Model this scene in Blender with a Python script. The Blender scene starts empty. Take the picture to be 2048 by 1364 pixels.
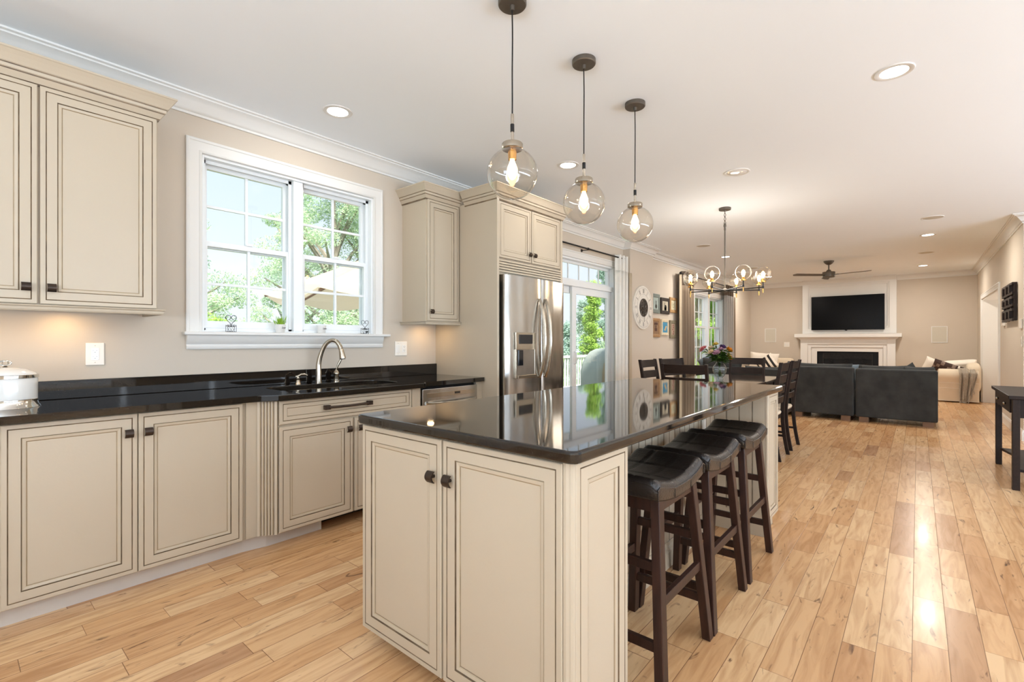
import bpy, bmesh, math, random
from mathutils import Vector, Matrix
from mathutils.geometry import tessellate_polygon
R = math.radians
random.seed(7)
SC = bpy.context.scene
COL = SC.collection

# ------------------------------------------------------------------ camera
cam_d = bpy.data.cameras.new('camera')
cam_d.sensor_width = 36.0
cam_d.lens = 36.0 * 959.3 / 2048
cam_d.clip_end = 3000
cam_d.shift_y = 1.2 / 2048
cam = bpy.data.objects.new('camera', cam_d)
COL.objects.link(cam)
cam.location = (0, 0, 1.235)
cam.rotation_euler = (R(90), 0, R(40.245 - 90))
SC.camera = cam

# ------------------------------------------------------------------ colour management and exposure
SC.view_settings.view_transform = 'Standard'
SC.view_settings.look = 'None'
SC.view_settings.gamma = 1
SC.view_settings.exposure = 0.46
SC.view_settings.use_curve_mapping = False
SC.cycles.max_bounces = 10
SC.cycles.diffuse_bounces = 5
SC.cycles.glossy_bounces = 5
SC.cycles.transparent_max_bounces = 16
SC.cycles.sample_clamp_indirect = 4.0
SC.cycles.caustics_reflective = False
SC.cycles.caustics_refractive = False


def S(r, g, b, a=1.0):
    f = lambda c: (c / 255 / 12.92) if c / 255 <= 0.04045 else ((c / 255 + 0.055) / 1.055) ** 2.4
    return (f(r), f(g), f(b), a)


# ------------------------------------------------------------------ sky
W = bpy.data.worlds.new('sky')
SC.world = W
W.use_nodes = True
nt = W.node_tree
nt.nodes.clear()
o_ = nt.nodes.new('ShaderNodeOutputWorld')
bg = nt.nodes.new('ShaderNodeBackground')
tc = nt.nodes.new('ShaderNodeTexCoord')
sp = nt.nodes.new('ShaderNodeSeparateXYZ')
rp = nt.nodes.new('ShaderNodeValToRGB')
rp.color_ramp.elements[0].position = 0.0
rp.color_ramp.elements[0].color = S(236, 243, 250)
rp.color_ramp.elements[1].position = 0.55
rp.color_ramp.elements[1].color = S(196, 224, 250)
nz = nt.nodes.new('ShaderNodeTexNoise')
nz.inputs['Scale'].default_value = 5
nz.inputs['Detail'].default_value = 5
cr = nt.nodes.new('ShaderNodeValToRGB')
cr.color_ramp.elements[0].position = 0.52
cr.color_ramp.elements[1].position = 0.72
mx = nt.nodes.new('ShaderNodeMixRGB')
mx.inputs[2].default_value = S(247, 249, 251)
nt.links.new(tc.outputs['Generated'], sp.inputs[0])
nt.links.new(sp.outputs['Z'], rp.inputs[0])
nt.links.new(tc.outputs['Generated'], nz.inputs['Vector'])
nt.links.new(nz.outputs[0], cr.inputs[0])
nt.links.new(cr.outputs[0], mx.inputs[0])
nt.links.new(rp.outputs[0], mx.inputs[1])
nt.links.new(mx.outputs[0], bg.inputs[0])
bg.inputs['Strength'].default_value = 0.9
nt.links.new(bg.outputs[0], o_.inputs[0])


def lamp(name, kind, loc, rot, power, col=(1, 1, 1), **kw):
    d = bpy.data.lights.new(name, kind)
    d.energy = power
    d.color = col
    for k, v in kw.items():
        setattr(d, k, v)
    o = bpy.data.objects.new(name, d)
    COL.objects.link(o)
    o.location = loc
    o.rotation_euler = rot
    return o


# sun behind the house; added up-tilted area lamps inside the glazing brighten the ceiling
lamp('sun', 'SUN', (0, -10, 20), (R(38), 0, R(-25)), 7.5, S(255, 248, 236)[:3], angle=R(6))
lamp('ceiling_fill_back', 'AREA', (-3.05, -0.9, 1.3), (0, R(-162), 0), 270, S(218, 236, 255)[:3], shape='RECTANGLE', size=2.2, size_y=4.4)  # added fill at the back glazing, aimed mostly up at the ceiling
lamp('ceiling_fill_side', 'AREA', (3.2, -5.2, .95), (R(162), 0, 0), 470, S(218, 236, 255)[:3], shape='RECTANGLE', size=8.0, size_y=1.2)  # added fill along the side windows, also turned up to the ceiling
lamp('hall_fill', 'AREA', (12.3, -2.6, 1.5), (R(125), 0, 0), 36, S(255, 244, 228)[:3], shape='RECTANGLE', size=2.4, size_y=1.6)

WARM = S(255, 248, 238)[:3]
CAN_W = 3.2
PENDANT_W = 3.0

# ================================================================== mesh helpers
ORG = {}


class MB:
    def __init__(s):
        s.v = []
        s.f = []
        s.m = []

    def add(s, vs, fs, mi=0):
        b = len(s.v)
        s.v += [Vector(p) for p in vs]
        s.f += [tuple(b + i for i in f) for f in fs]
        s.m += [mi] * len(fs)
        return s

    def box(s, x0, x1, y0, y1, z0, z1, mi=0):
        x0, x1 = min(x0, x1), max(x0, x1)
        y0, y1 = min(y0, y1), max(y0, y1)
        z0, z1 = min(z0, z1), max(z0, z1)
        return s.add([(x0, y0, z0), (x1, y0, z0), (x1, y1, z0), (x0, y1, z0), (x0, y0, z1), (x1, y0, z1), (x1, y1, z1), (x0, y1, z1)],
                     [(0, 3, 2, 1), (4, 5, 6, 7), (0, 1, 5, 4), (1, 2, 6, 5), (2, 3, 7, 6), (3, 0, 4, 7)], mi)

    def hexa(s, bot, top, mi=0):
        return s.add(list(bot) + list(top), [(0, 3, 2, 1), (4, 5, 6, 7), (0, 1, 5, 4), (1, 2, 6, 5), (2, 3, 7, 6), (3, 0, 4, 7)], mi)

    def bar(s, p0, p1, w, h, up=(0, 0, 1), mi=0):
        p0, p1 = Vector(p0), Vector(p1)
        d = (p1 - p0).normalized()
        a = d.cross(Vector(up))
        a = a.normalized() if a.length > 1e-5 else Vector((1, 0, 0))
        b = a.cross(d).normalized()
        q = lambda p: [p - a * w / 2 - b * h / 2, p + a * w / 2 - b * h / 2, p + a * w / 2 + b * h / 2, p - a * w / 2 + b * h / 2]
        return s.add(q(p0) + q(p1), [(0, 1, 2, 3), (4, 7, 6, 5), (0, 4, 5, 1), (1, 5, 6, 2), (2, 6, 7, 3), (3, 7, 4, 0)], mi)

    def cyl(s, p0, p1, r0, r1=None, n=24, mi=0, caps=True):
        r1 = r0 if r1 is None else r1
        p0, p1 = Vector(p0), Vector(p1)
        d = (p1 - p0).normalized()
        a = d.orthogonal().normalized()
        b = d.cross(a)
        vs = []
        for p, r in ((p0, r0), (p1, r1)):
            vs += [p + (a * math.cos(2 * math.pi * i / n) + b * math.sin(2 * math.pi * i / n)) * r for i in range(n)]
        fs = [(i, (i + 1) % n, n + (i + 1) % n, n + i) for i in range(n)]
        if caps:
            fs += [tuple(range(n - 1, -1, -1)), tuple(range(n, 2 * n))]
        return s.add(vs, fs, mi)

    def tube(s, pts, r, n=10, mi=0, closed=False, flat=1.0):
        pts = [Vector(p) for p in pts]
        N = len(pts)
        rs = r if isinstance(r, (list, tuple)) else [r] * N
        vs = []
        pa = None
        for i, p in enumerate(pts):
            if closed:
                d = pts[(i + 1) % N] - pts[i - 1]
            else:
                d = pts[min(i + 1, N - 1)] - pts[max(i - 1, 0)]
            d.normalize()
            if pa is None:
                a = d.orthogonal().normalized()
            else:
                a = (pa - d * pa.dot(d))
                a = a.normalized() if a.length > 1e-6 else d.orthogonal().normalized()
            pa = a
            b = d.cross(a)
            vs += [p + (a * math.cos(2 * math.pi * k / n) + b * math.sin(2 * math.pi * k / n) * flat) * rs[i] for k in range(n)]
        fs = []
        for i in range(N if closed else N - 1):
            j = (i + 1) % N
            fs += [(i * n + k, i * n + (k + 1) % n, j * n + (k + 1) % n, j * n + k) for k in range(n)]
        if not closed:
            fs += [tuple(range(n - 1, -1, -1)), tuple((N - 1) * n + k for k in range(n))]
        return s.add(vs, fs, mi)

    def lathe(s, prof, c=(0, 0, 0), n=32, mi=0, axis='z'):
        vs = []
        for r, z in prof:
            r = max(r, 1e-5)
            for k in range(n):
                t = 2 * math.pi * k / n
                p = (r * math.cos(t), r * math.sin(t), z)
                if axis == 'y':
                    p = (p[0], p[2], p[1])
                if axis == 'x':
                    p = (p[2], p[0], p[1])
                vs.append(Vector(p) + Vector(c))
        fs = [(i * n + k, i * n + (k + 1) % n, (i + 1) * n + (k + 1) % n, (i + 1) * n + k) for i in range(len(prof) - 1) for k in range(n)]
        return s.add(vs, fs, mi)

    def prism(s, poly, lo, hi, axis='z', mi=0):
        def P(a, b, h):
            return {'z': (a, b, h), 'y': (a, h, b), 'x': (h, a, b)}[axis]
        n = len(poly)
        vs = [P(a, b, lo) for a, b in poly] + [P(a, b, hi) for a, b in poly]
        return s.add(vs, [tuple(range(n - 1, -1, -1)), tuple(range(n, 2 * n))] + [(i, (i + 1) % n, n + (i + 1) % n, n + i) for i in range(n)], mi)

    def plate(s, outer, holes, z0, z1, mi=0):
        loops = [outer] + holes
        tri = tessellate_polygon([[Vector((a, b, 0)) for a, b in l] for l in loops])
        flat = [p for l in loops for p in l]
        n = len(flat)
        vs = [(a, b, z0) for a, b in flat] + [(a, b, z1) for a, b in flat]
        fs = [tuple(t[::-1]) for t in tri] + [tuple(n + i for i in t) for t in tri]
        b = 0
        for l in loops:
            k = len(l)
            fs += [(b + i, b + (i + 1) % k, n + b + (i + 1) % k, n + b + i) for i in range(k)]
            b += k
        return s.add(vs, fs, mi)

    def rings(s, O, U, V, w, h, loops, cap=0):
        """nested rectangular loops: (inset, height, material of the strip that leads to the loop)"""
        O, U, V = Vector(O), Vector(U), Vector(V)
        N = U.cross(V)
        vs, fs, ms = [], [], []
        for k, (d, q, mi) in enumerate(loops):
            for a, b in ((d, d), (w - d, d), (w - d, h - d), (d, h - d)):
                vs.append(O + U * a + V * b + N * q)
            if k:
                for i in range(4):
                    fs.append(((k - 1) * 4 + i, (k - 1) * 4 + (i + 1) % 4, k * 4 + (i + 1) % 4, k * 4 + i))
                    ms.append(mi)
        k = len(loops) - 1
        fs.append((k * 4, k * 4 + 1, k * 4 + 2, k * 4 + 3))
        ms.append(cap)
        fs.append((3, 2, 1, 0))
        ms.append(0)
        b = len(s.v)
        s.v += vs
        s.f += [tuple(b + i for i in f) for f in fs]
        s.m += ms
        return s

    def sweep(s, prof, path, side=1, mis=None, closed=False):
        """profile (out, z) carried along a plan path with mitred corners; side=1 puts 'out' on the right of the path"""
        P = [Vector((p[0], p[1], 0)) for p in path]
        n = len(P)
        offs = []
        for i in range(n):
            def nrm(a, b):
                d = (b - a).normalized()
                return Vector((d.y, -d.x, 0)) * side
            if closed:
                n1, n2 = nrm(P[i - 1], P[i]), nrm(P[i], P[(i + 1) % n])
            else:
                n1 = nrm(P[i - 1], P[i]) if i else nrm(P[0], P[1])
                n2 = nrm(P[i], P[i + 1]) if i < n - 1 else n1
            m = (n1 + n2)
            m = m / max(m.length_squared, 1e-6) * 2
            offs.append(m)
        k = len(prof)
        vs = []
        for i in range(n):
            for a, z in prof:
                vs.append(P[i] + offs[i] * a + Vector((0, 0, z)))
        b = len(s.v)
        s.v += vs
        for i in range(n if closed else n - 1):
            j = (i + 1) % n
            for q in range(k):
                r = (q + 1) % k
                s.f.append((b + i * k + q, b + i * k + r, b + j * k + r, b + j * k + q))
                s.m.append(mis[q] if mis else 0)
        if not closed:
            s.f.append(tuple(b + q for q in range(k)))
            s.f.append(tuple(b + (n - 1) * k + q for q in range(k - 1, -1, -1)))
            s.m += [0, 0]
        return s

    def blob(s, c, rx, ry, rz, nu=16, nv=10, p=2.0, mi=0, rot=None):
        """superellipsoid: p=2 round, larger is boxier"""
        vs = []
        e = 2.0 / p
        sg = lambda x: math.copysign(abs(x) ** e, x)
        for j in range(nv + 1):
            ph = -math.pi / 2 + math.pi * j / nv
            for i in range(nu):
                th = 2 * math.pi * i / nu
                q = Vector((rx * sg(math.cos(ph)) * sg(math.cos(th)), ry * sg(math.cos(ph)) * sg(math.sin(th)), rz * sg(math.sin(ph))))
                if rot is not None:
                    q = rot @ q
                vs.append(q + Vector(c))
        fs = [(j * nu + i, j * nu + (i + 1) % nu, (j + 1) * nu + (i + 1) % nu, (j + 1) * nu + i) for j in range(nv) for i in range(nu)]
        return s.add(vs, fs, mi)

    def grid(s, fn, nu, nv, mi=0):
        vs = [fn(i / nu, j / nv) for j in range(nv + 1) for i in range(nu + 1)]
        fs = [(j * (nu + 1) + i, j * (nu + 1) + i + 1, (j + 1) * (nu + 1) + i + 1, (j + 1) * (nu + 1) + i) for j in range(nv) for i in range(nu)]
        return s.add(vs, fs, mi)

    def xf(s, M):
        s.v = [M @ p for p in s.v]
        return s


def fin(name, mb, mats, parent=None, loc=None, smooth=False, bevel=0.0, seg=2, sub=0, solid=0.0, label=None, normals=True):
    me = bpy.data.meshes.new(name)
    off = ORG[parent.name] if parent is not None else Vector(loc or (0, 0, 0))
    me.from_pydata([tuple(p - off) for p in mb.v], [], mb.f)
    if not isinstance(mats, (list, tuple)):
        mats = [mats]
    for m in mats:
        me.materials.append(m)
    if len(mats) > 1:
        me.polygons.foreach_set('material_index', mb.m)
    if normals:
        b = bmesh.new()
        b.from_mesh(me)
        bmesh.ops.remove_doubles(b, verts=b.verts, dist=1e-6)
        bmesh.ops.recalc_face_normals(b, faces=b.faces)
        b.to_mesh(me)
        b.free()
    if smooth:
        me.polygons.foreach_set('use_smooth', [True] * len(me.polygons))
        if sub == 0:
            me.set_sharp_from_angle(angle=R(38))
    me.update()
    o = bpy.data.objects.new(name, me)
    COL.objects.link(o)
    if parent is not None:
        o.parent = parent
    else:
        o.location = off
    ORG[o.name] = Vector(off)
    if solid:
        m = o.modifiers.new('solid', 'SOLIDIFY')
        m.thickness = solid
        m.offset = 0
    if bevel:
        m = o.modifiers.new('edge', 'BEVEL')
        m.width = bevel
        m.segments = seg
        m.limit_method = 'ANGLE'
        m.angle_limit = R(40)
    if sub:
        m = o.modifiers.new('sub', 'SUBSURF')
        m.levels = sub
        m.render_levels = sub
    if label:
        o['label'] = label
    return o


def tag(o, label, cat, group=None):
    o['label'] = label
    o['category'] = cat
    if group:
        o['group'] = group
    return o


def thing(name, loc, label, cat, group=None):
    o = bpy.data.objects.new(name, None)
    o.empty_display_size = 0.1
    COL.objects.link(o)
    o.location = loc
    ORG[o.name] = Vector(loc)
    return tag(o, label, cat, group)


def struct(o):
    o['kind'] = 'structure'
    return o


def sroot(name, loc=(0, 0, 0)):
    o = bpy.data.objects.new(name, None)
    COL.objects.link(o)
    o.location = loc
    ORG[o.name] = Vector(loc)
    return struct(o)


def dup(root, loc, rot=0.0, label=None, group=None):
    r = root.copy()
    COL.objects.link(r)
    r.location = loc
    r.rotation_euler = (0, 0, rot)
    if label:
        r['label'] = label
    if group:
        r['group'] = group
    for ch in list(root.children):
        c = ch.copy()
        COL.objects.link(c)
        c.parent = r
        for g in list(ch.children):
            d = g.copy()
            COL.objects.link(d)
            d.parent = c
    return r


# ================================================================== materials
def mat(name, col, rough=0.5, metal=0.0, spec=0.5, noise=0.0, nscale=8.0, bump=0.0, bscale=40.0, coat=0.0, coatr=0.05, stretch=None, sheen=0.0, detail=4, col2=None):
    m = bpy.data.materials.new(name)
    m.use_nodes = True
    n = m.node_tree
    b = n.nodes['Principled BSDF']
    b.inputs['Base Color'].default_value = col
    b.inputs['Roughness'].default_value = rough
    b.inputs['Metallic'].default_value = metal
    b.inputs['Specular IOR Level'].default_value = spec
    b.inputs['Coat Weight'].default_value = coat
    b.inputs['Coat Roughness'].default_value = coatr
    b.inputs['Sheen Weight'].default_value = sheen
    if noise or bump:
        t = n.nodes.new('ShaderNodeTexCoord')
        mp = n.nodes.new('ShaderNodeMapping')
        if stretch:
            mp.inputs['Scale'].default_value = stretch
        n.links.new(t.outputs['Object'], mp.inputs[0])
    if noise:
        z = n.nodes.new('ShaderNodeTexNoise')
        z.inputs['Scale'].default_value = nscale
        z.inputs['Detail'].default_value = detail
        r = n.nodes.new('ShaderNodeValToRGB')
        c2 = col2 or tuple(c * (1 - noise) for c in col[:3]) + (1,)
        r.color_ramp.elements[0].position = 0.32
        r.color_ramp.elements[0].color = c2
        r.color_ramp.elements[1].position = 0.68
        r.color_ramp.elements[1].color = col
        n.links.new(mp.outputs[0], z.inputs['Vector'])
        n.links.new(z.outputs[0], r.inputs[0])
        n.links.new(r.outputs[0], b.inputs['Base Color'])
    if bump:
        z = n.nodes.new('ShaderNodeTexNoise')
        z.inputs['Scale'].default_value = bscale
        z.inputs['Detail'].default_value = 3
        k = n.nodes.new('ShaderNodeBump')
        k.inputs['Strength'].default_value = bump
        k.inputs['Distance'].default_value = 0.01
        n.links.new(mp.outputs[0], z.inputs['Vector'])
        n.links.new(z.outputs[0], k.inputs['Height'])
        n.links.new(k.outputs[0], b.inputs['Normal'])
    return m


def emis(name, col, strength):
    m = bpy.data.materials.new(name)
    m.use_nodes = True
    b = m.node_tree.nodes['Principled BSDF']
    b.inputs['Base Color'].default_value = col
    b.inputs['Emission Color'].default_value = col
    b.inputs['Emission Strength'].default_value = strength
    return m


def clear(name, tint=(1, 1, 1, 1), refl=1.0, rough=0.0, edge=None, ior=1.45):
    """thin clear glass: light passes straight, the surface mirrors by fresnel"""
    m = bpy.data.materials.new(name)
    m.use_nodes = True
    n = m.node_tree
    n.nodes.clear()
    o = n.nodes.new('ShaderNodeOutputMaterial')
    t = n.nodes.new('ShaderNodeBsdfTransparent')
    t.inputs[0].default_value = tint
    g = n.nodes.new('ShaderNodeBsdfGlossy')
    g.inputs['Roughness'].default_value = rough
    lf = n.nodes.new('ShaderNodeLayerWeight')
    lf.inputs[0].default_value = 0.5
    f = n.nodes.new('ShaderNodeMath')
    f.operation = 'POWER'
    f.inputs[1].default_value = 4.0
    n.links.new(lf.outputs['Facing'], f.inputs[0])
    f2 = n.nodes.new('ShaderNodeMath')
    f2.operation = 'MULTIPLY_ADD'
    f2.inputs[1].default_value = 0.9
    f2.inputs[2].default_value = 0.045
    n.links.new(f.outputs[0], f2.inputs[0])
    f = f2
    k = n.nodes.new('ShaderNodeMath')
    k.operation = 'MULTIPLY'
    k.use_clamp = True
    k.inputs[1].default_value = refl
    x = n.nodes.new('ShaderNodeMixShader')
    n.links.new(f.outputs[0], k.inputs[0])
    n.links.new(k.outputs[0], x.inputs[0])
    n.links.new(t.outputs[0], x.inputs[1])
    n.links.new(g.outputs[0], x.inputs[2])
    if edge:
        lw = n.nodes.new('ShaderNodeLayerWeight')
        lw.inputs[0].default_value = 0.3
        mc = n.nodes.new('ShaderNodeMixRGB')
        mc.inputs[1].default_value = tint
        mc.inputs[2].default_value = edge
        n.links.new(lw.outputs['Facing'], mc.inputs[0])
        n.links.new(mc.outputs[0], t.inputs[0])
    n.links.new(x.outputs[0], o.inputs[0])
    return m


M = {}
M['wall'] = mat('wall_paint', S(204, 192, 176), 0.75, noise=0.02, nscale=3, bump=0.04, bscale=220)
M['ceiling'] = mat('ceiling_paint', S(246, 251, 255), 0.85, noise=0.012, nscale=2)
M['trim'] = mat('trim_paint', S(228, 226, 221), 0.35, noise=0.01, nscale=4)
M['vinyl'] = mat('white_vinyl', S(236, 239, 240), 0.3, noise=0.01)
M['cream'] = mat('cream_cabinet_paint', S(194, 180, 158), 0.38, noise=0.035, nscale=2.5, bump=0.03, bscale=90)
M['glaze'] = mat('brown_cabinet_glaze', S(92, 74, 56), 0.5, noise=0.35, nscale=14, col2=S(138, 118, 94))
M['glaze2'] = mat('light_brown_glaze', S(186, 168, 140), 0.5, noise=0.12, nscale=12)
M['toe'] = mat('toe_kick_paint', S(205, 196, 186), 0.5, noise=0.04, nscale=8)
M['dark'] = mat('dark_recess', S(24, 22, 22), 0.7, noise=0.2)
M['bronze'] = mat('oil_rubbed_bronze', S(74, 62, 54), 0.38, 0.7, noise=0.2, nscale=60)
M['bronze2'] = mat('grey_bronze_metal', S(106, 98, 88), 0.42, 0.6, noise=0.12, nscale=40)
M['black'] = mat('black_metal', S(28, 26, 25), 0.45, 0.3, noise=0.2, nscale=50)
M['nickel'] = mat('brushed_nickel', S(186, 176, 160), 0.22, 1.0, noise=0.1, nscale=50)
M['chrome'] = mat('polished_steel', S(215, 212, 205), 0.08, 1.0, noise=0.03, nscale=10)
M['brass'] = mat('warm_brass', S(212, 160, 90), 0.25, 1.0, noise=0.1, nscale=40)
M['espresso'] = mat('espresso_wood', S(60, 36, 27), 0.4, noise=0.5, nscale=9, stretch=(6, 6, 0.8), spec=.35)
M['blackwood'] = mat('black_stained_wood', S(44, 32, 27), 0.45, noise=0.35, nscale=9, stretch=(1, 7, 7), spec=.25)
M['tabletop'] = mat('dark_polished_wood', S(84, 66, 54), 0.12, noise=0.3, nscale=6, stretch=(0.8, 8, 8), coat=1.0, coatr=0.06)
M['leather'] = mat('dark_brown_leather', S(34, 26, 22), 0.3, noise=0.3, nscale=12, bump=0.25, bscale=120, spec=0.6)
M['velvet'] = mat('charcoal_velvet', S(63, 63, 61), 0.9, noise=0.4, nscale=5, detail=7, spec=.15, sheen=0.08, bump=0.1, bscale=60)
M['slate'] = mat('blue_grey_velvet', S(96, 112, 124), 0.85, noise=0.25, nscale=7, sheen=0.4)
M['ivory'] = mat('ivory_linen', S(224, 208, 184), 0.9, noise=0.06, nscale=6, bump=0.15, bscale=60)
M['offwhite'] = mat('off_white_cotton', S(236, 226, 212), 0.9, noise=0.04, nscale=6, bump=0.15, bscale=50)
M['throw'] = mat('taupe_knit', S(176, 164, 148), 0.95, noise=0.3, nscale=60, bump=0.5, bscale=140)
M['white'] = mat('white_ceramic', S(240, 238, 233), 0.12, noise=0.01, coat=0.6)
M['plastic'] = mat('white_plastic', S(238, 232, 222), 0.3, noise=0.01)
M['grille'] = mat('speaker_grille_paint', S(205, 198, 182), 0.8, noise=0.06, nscale=200)
M['screen'] = mat('black_screen', S(6, 6, 8), 0.22, noise=0.1, spec=0.12)
M['glassblack'] = mat('black_glass', S(22, 24, 28), 0.08, noise=0.1)
M['iron'] = mat('black_iron', S(20, 21, 24), 0.5, 0.4, noise=0.2)
M['log'] = mat('charred_log', S(44, 42, 42), 0.8, noise=0.5, nscale=20)
M['water'] = clear('vase_water', (0.93, 0.96, 0.95, 1), 0.8)
M['pane'] = clear('window_pane', (0.985, 0.993, 0.997, 1), 0.7)
M['globe'] = clear('smoky_clear_globe', (0.985, 0.955, 0.905, 1), 1.5, edge=(0.93, 0.89, 0.82, 1))
M['vase'] = clear('clear_vase_glass', (0.93, 0.95, 0.94, 1), 1.8, edge=(0.7, 0.74, 0.73, 1))
M['bulb'] = emis('lit_bulb', S(255, 214, 150), 22)
M['candisc'] = emis('lit_lens', S(255, 248, 236), 9)
M['bark'] = mat('bark', S(168, 158, 144), 0.9, noise=0.4, nscale=12, stretch=(1, 1, 0.3))
M['hill'] = mat('haze_painted_ridge', S(158, 186, 190), 1.0, noise=0.14, nscale=0.02)  # pale blue-green base stands in for distance haze
M['lawn'] = mat('lawn', S(128, 160, 84), 1.0, noise=0.3, nscale=0.6)
M['deck'] = mat('deck_board', S(176, 168, 156), 0.7, noise=0.15, nscale=4)
M['cover'] = mat('grill_cover_vinyl', S(168, 176, 168), 0.6, noise=0.12, nscale=4)
M['cover2'] = mat('tan_cover_vinyl', S(182, 166, 138), 0.6, noise=0.15, nscale=5)
M['soil'] = mat('potting_soil', S(70, 54, 40), 0.95, noise=0.4, nscale=80)


def leafy(name, c1, c2):
    m = mat(name, c1, 0.6, noise=0.5, nscale=1.3, col2=c2, spec=0.2)
    n = m.node_tree
    b = n.nodes['Principled BSDF']
    o = n.nodes['Material Output']
    tr = n.nodes.new('ShaderNodeBsdfTranslucent')
    tr.inputs[0].default_value = c1
    x = n.nodes.new('ShaderNodeMixShader')
    x.inputs[0].default_value = 0.4
    n.links.new(b.outputs[0], x.inputs[1])
    n.links.new(tr.outputs[0], x.inputs[2])
    n.links.new(x.outputs[0], o.inputs[0])
    return m


M['leafA'] = leafy('pale_maple_leaf', S(202, 220, 184), S(160, 190, 156))
M['leafB'] = leafy('bright_shrub_leaf', S(190, 220, 112), S(146, 188, 92))
M['leafC'] = leafy('blue_green_needle', S(190, 212, 200), S(158, 186, 172))
M['grassblade'] = leafy('lime_grass_blade', S(190, 222, 92), S(140, 184, 60))
M['stemgreen'] = leafy('flower_leaf', S(84, 116, 40), S(40, 62, 26))


def cloth_mat(name, col, thr=0.35):
    m = mat(name, col, 0.9, noise=0.05, nscale=20, bump=0.1, bscale=200)
    n = m.node_tree
    b = n.nodes['Principled BSDF']
    o = n.nodes['Material Output']
    tr = n.nodes.new('ShaderNodeBsdfTranslucent')
    tr.inputs[0].default_value = col
    x = n.nodes.new('ShaderNodeMixShader')
    x.inputs[0].default_value = thr
    n.links.new(b.outputs[0], x.inputs[1])
    n.links.new(tr.outputs[0], x.inputs[2])
    n.links.new(x.outputs[0], o.inputs[0])
    return m


M['sheer'] = cloth_mat('off_white_curtain', S(250, 248, 242), .25)
M['beigecloth'] = cloth_mat('beige_curtain', S(206, 190, 164), 0.2)
M['taupe'] = cloth_mat('taupe_curtain', S(140, 122, 102), 0.15)
M['greycloth'] = cloth_mat('grey_curtain', S(188, 184, 178), 0.3)
M['brownband'] = cloth_mat('brown_curtain_band', S(98, 82, 68), 0.1)
M['canvas'] = cloth_mat('cream_umbrella_canvas', S(208, 194, 170), 0.35)


def granite():
    m = bpy.data.materials.new('black_granite')
    m.use_nodes = True
    n = m.node_tree
    b = n.nodes['Principled BSDF']
    t = n.nodes.new('ShaderNodeTexCoord')
    z = n.nodes.new('ShaderNodeTexNoise')
    z.inputs['Scale'].default_value = 260
    z.inputs['Detail'].default_value = 2
    r = n.nodes.new('ShaderNodeValToRGB')
    r.color_ramp.elements[0].position = 0.52
    r.color_ramp.elements[0].color = S(20, 15, 12)
    r.color_ramp.elements[1].position = 0.74
    r.color_ramp.elements[1].color = S(50, 43, 36)
    v = n.nodes.new('ShaderNodeTexVoronoi')
    v.inputs['Scale'].default_value = 90
    q = n.nodes.new('ShaderNodeValToRGB')
    q.color_ramp.elements[0].position = 0.0
    q.color_ramp.elements[0].color = S(32, 27, 23)
    q.color_ramp.elements[1].position = 0.28
    q.color_ramp.elements[1].color = (0, 0, 0, 1)
    a = n.nodes.new('ShaderNodeMixRGB')
    a.blend_type = 'ADD'
    a.inputs[0].default_value = 0.5
    n.links.new(t.outputs['Object'], z.inputs['Vector'])
    n.links.new(t.outputs['Object'], v.inputs['Vector'])
    n.links.new(z.outputs[0], r.inputs[0])
    n.links.new(v.outputs['Distance'], q.inputs[0])
    n.links.new(r.outputs[0], a.inputs[1])
    n.links.new(q.outputs[0], a.inputs[2])
    n.links.new(a.outputs[0], b.inputs['Base Color'])
    b.inputs['Roughness'].default_value = 0.04
    b.inputs['IOR'].default_value = 1.6
    return m


M['granite'] = granite()


def steel():
    m = mat('brushed_stainless', S(186, 182, 176), 0.2, 1.0)
    n = m.node_tree
    b = n.nodes['Principled BSDF']
    t = n.nodes.new('ShaderNodeTexCoord')
    mp = n.nodes.new('ShaderNodeMapping')
    mp.inputs['Scale'].default_value = (400, 400, 3)
    z = n.nodes.new('ShaderNodeTexNoise')
    z.inputs['Scale'].default_value = 1.0
    k = n.nodes.new('ShaderNodeBump')
    k.inputs['Strength'].default_value = 0.03
    k.inputs['Distance'].default_value = 0.002
    # long soft waves of the rolled sheet
    m2 = n.nodes.new('ShaderNodeMapping')
    m2.inputs['Scale'].default_value = (7.5, 2, 0.9)
    z2 = n.nodes.new('ShaderNodeTexNoise')
    z2.inputs['Scale'].default_value = 1.0
    z2.inputs['Detail'].default_value = 0
    k2 = n.nodes.new('ShaderNodeBump')
    k2.inputs['Strength'].default_value = 0.5
    k2.inputs['Distance'].default_value = 0.02
    n.links.new(t.outputs['Object'], mp.inputs[0])
    n.links.new(mp.outputs[0], z.inputs['Vector'])
    n.links.new(t.outputs['Object'], m2.inputs[0])
    n.links.new(m2.outputs[0], z2.inputs['Vector'])
    n.links.new(z.outputs[0], k.inputs['Height'])
    n.links.new(z2.outputs[0], k2.inputs['Height'])
    n.links.new(k2.outputs[0], k.inputs['Normal'])
    n.links.new(k.outputs[0], b.inputs['Normal'])
    return m


M['steel'] = steel()


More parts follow.
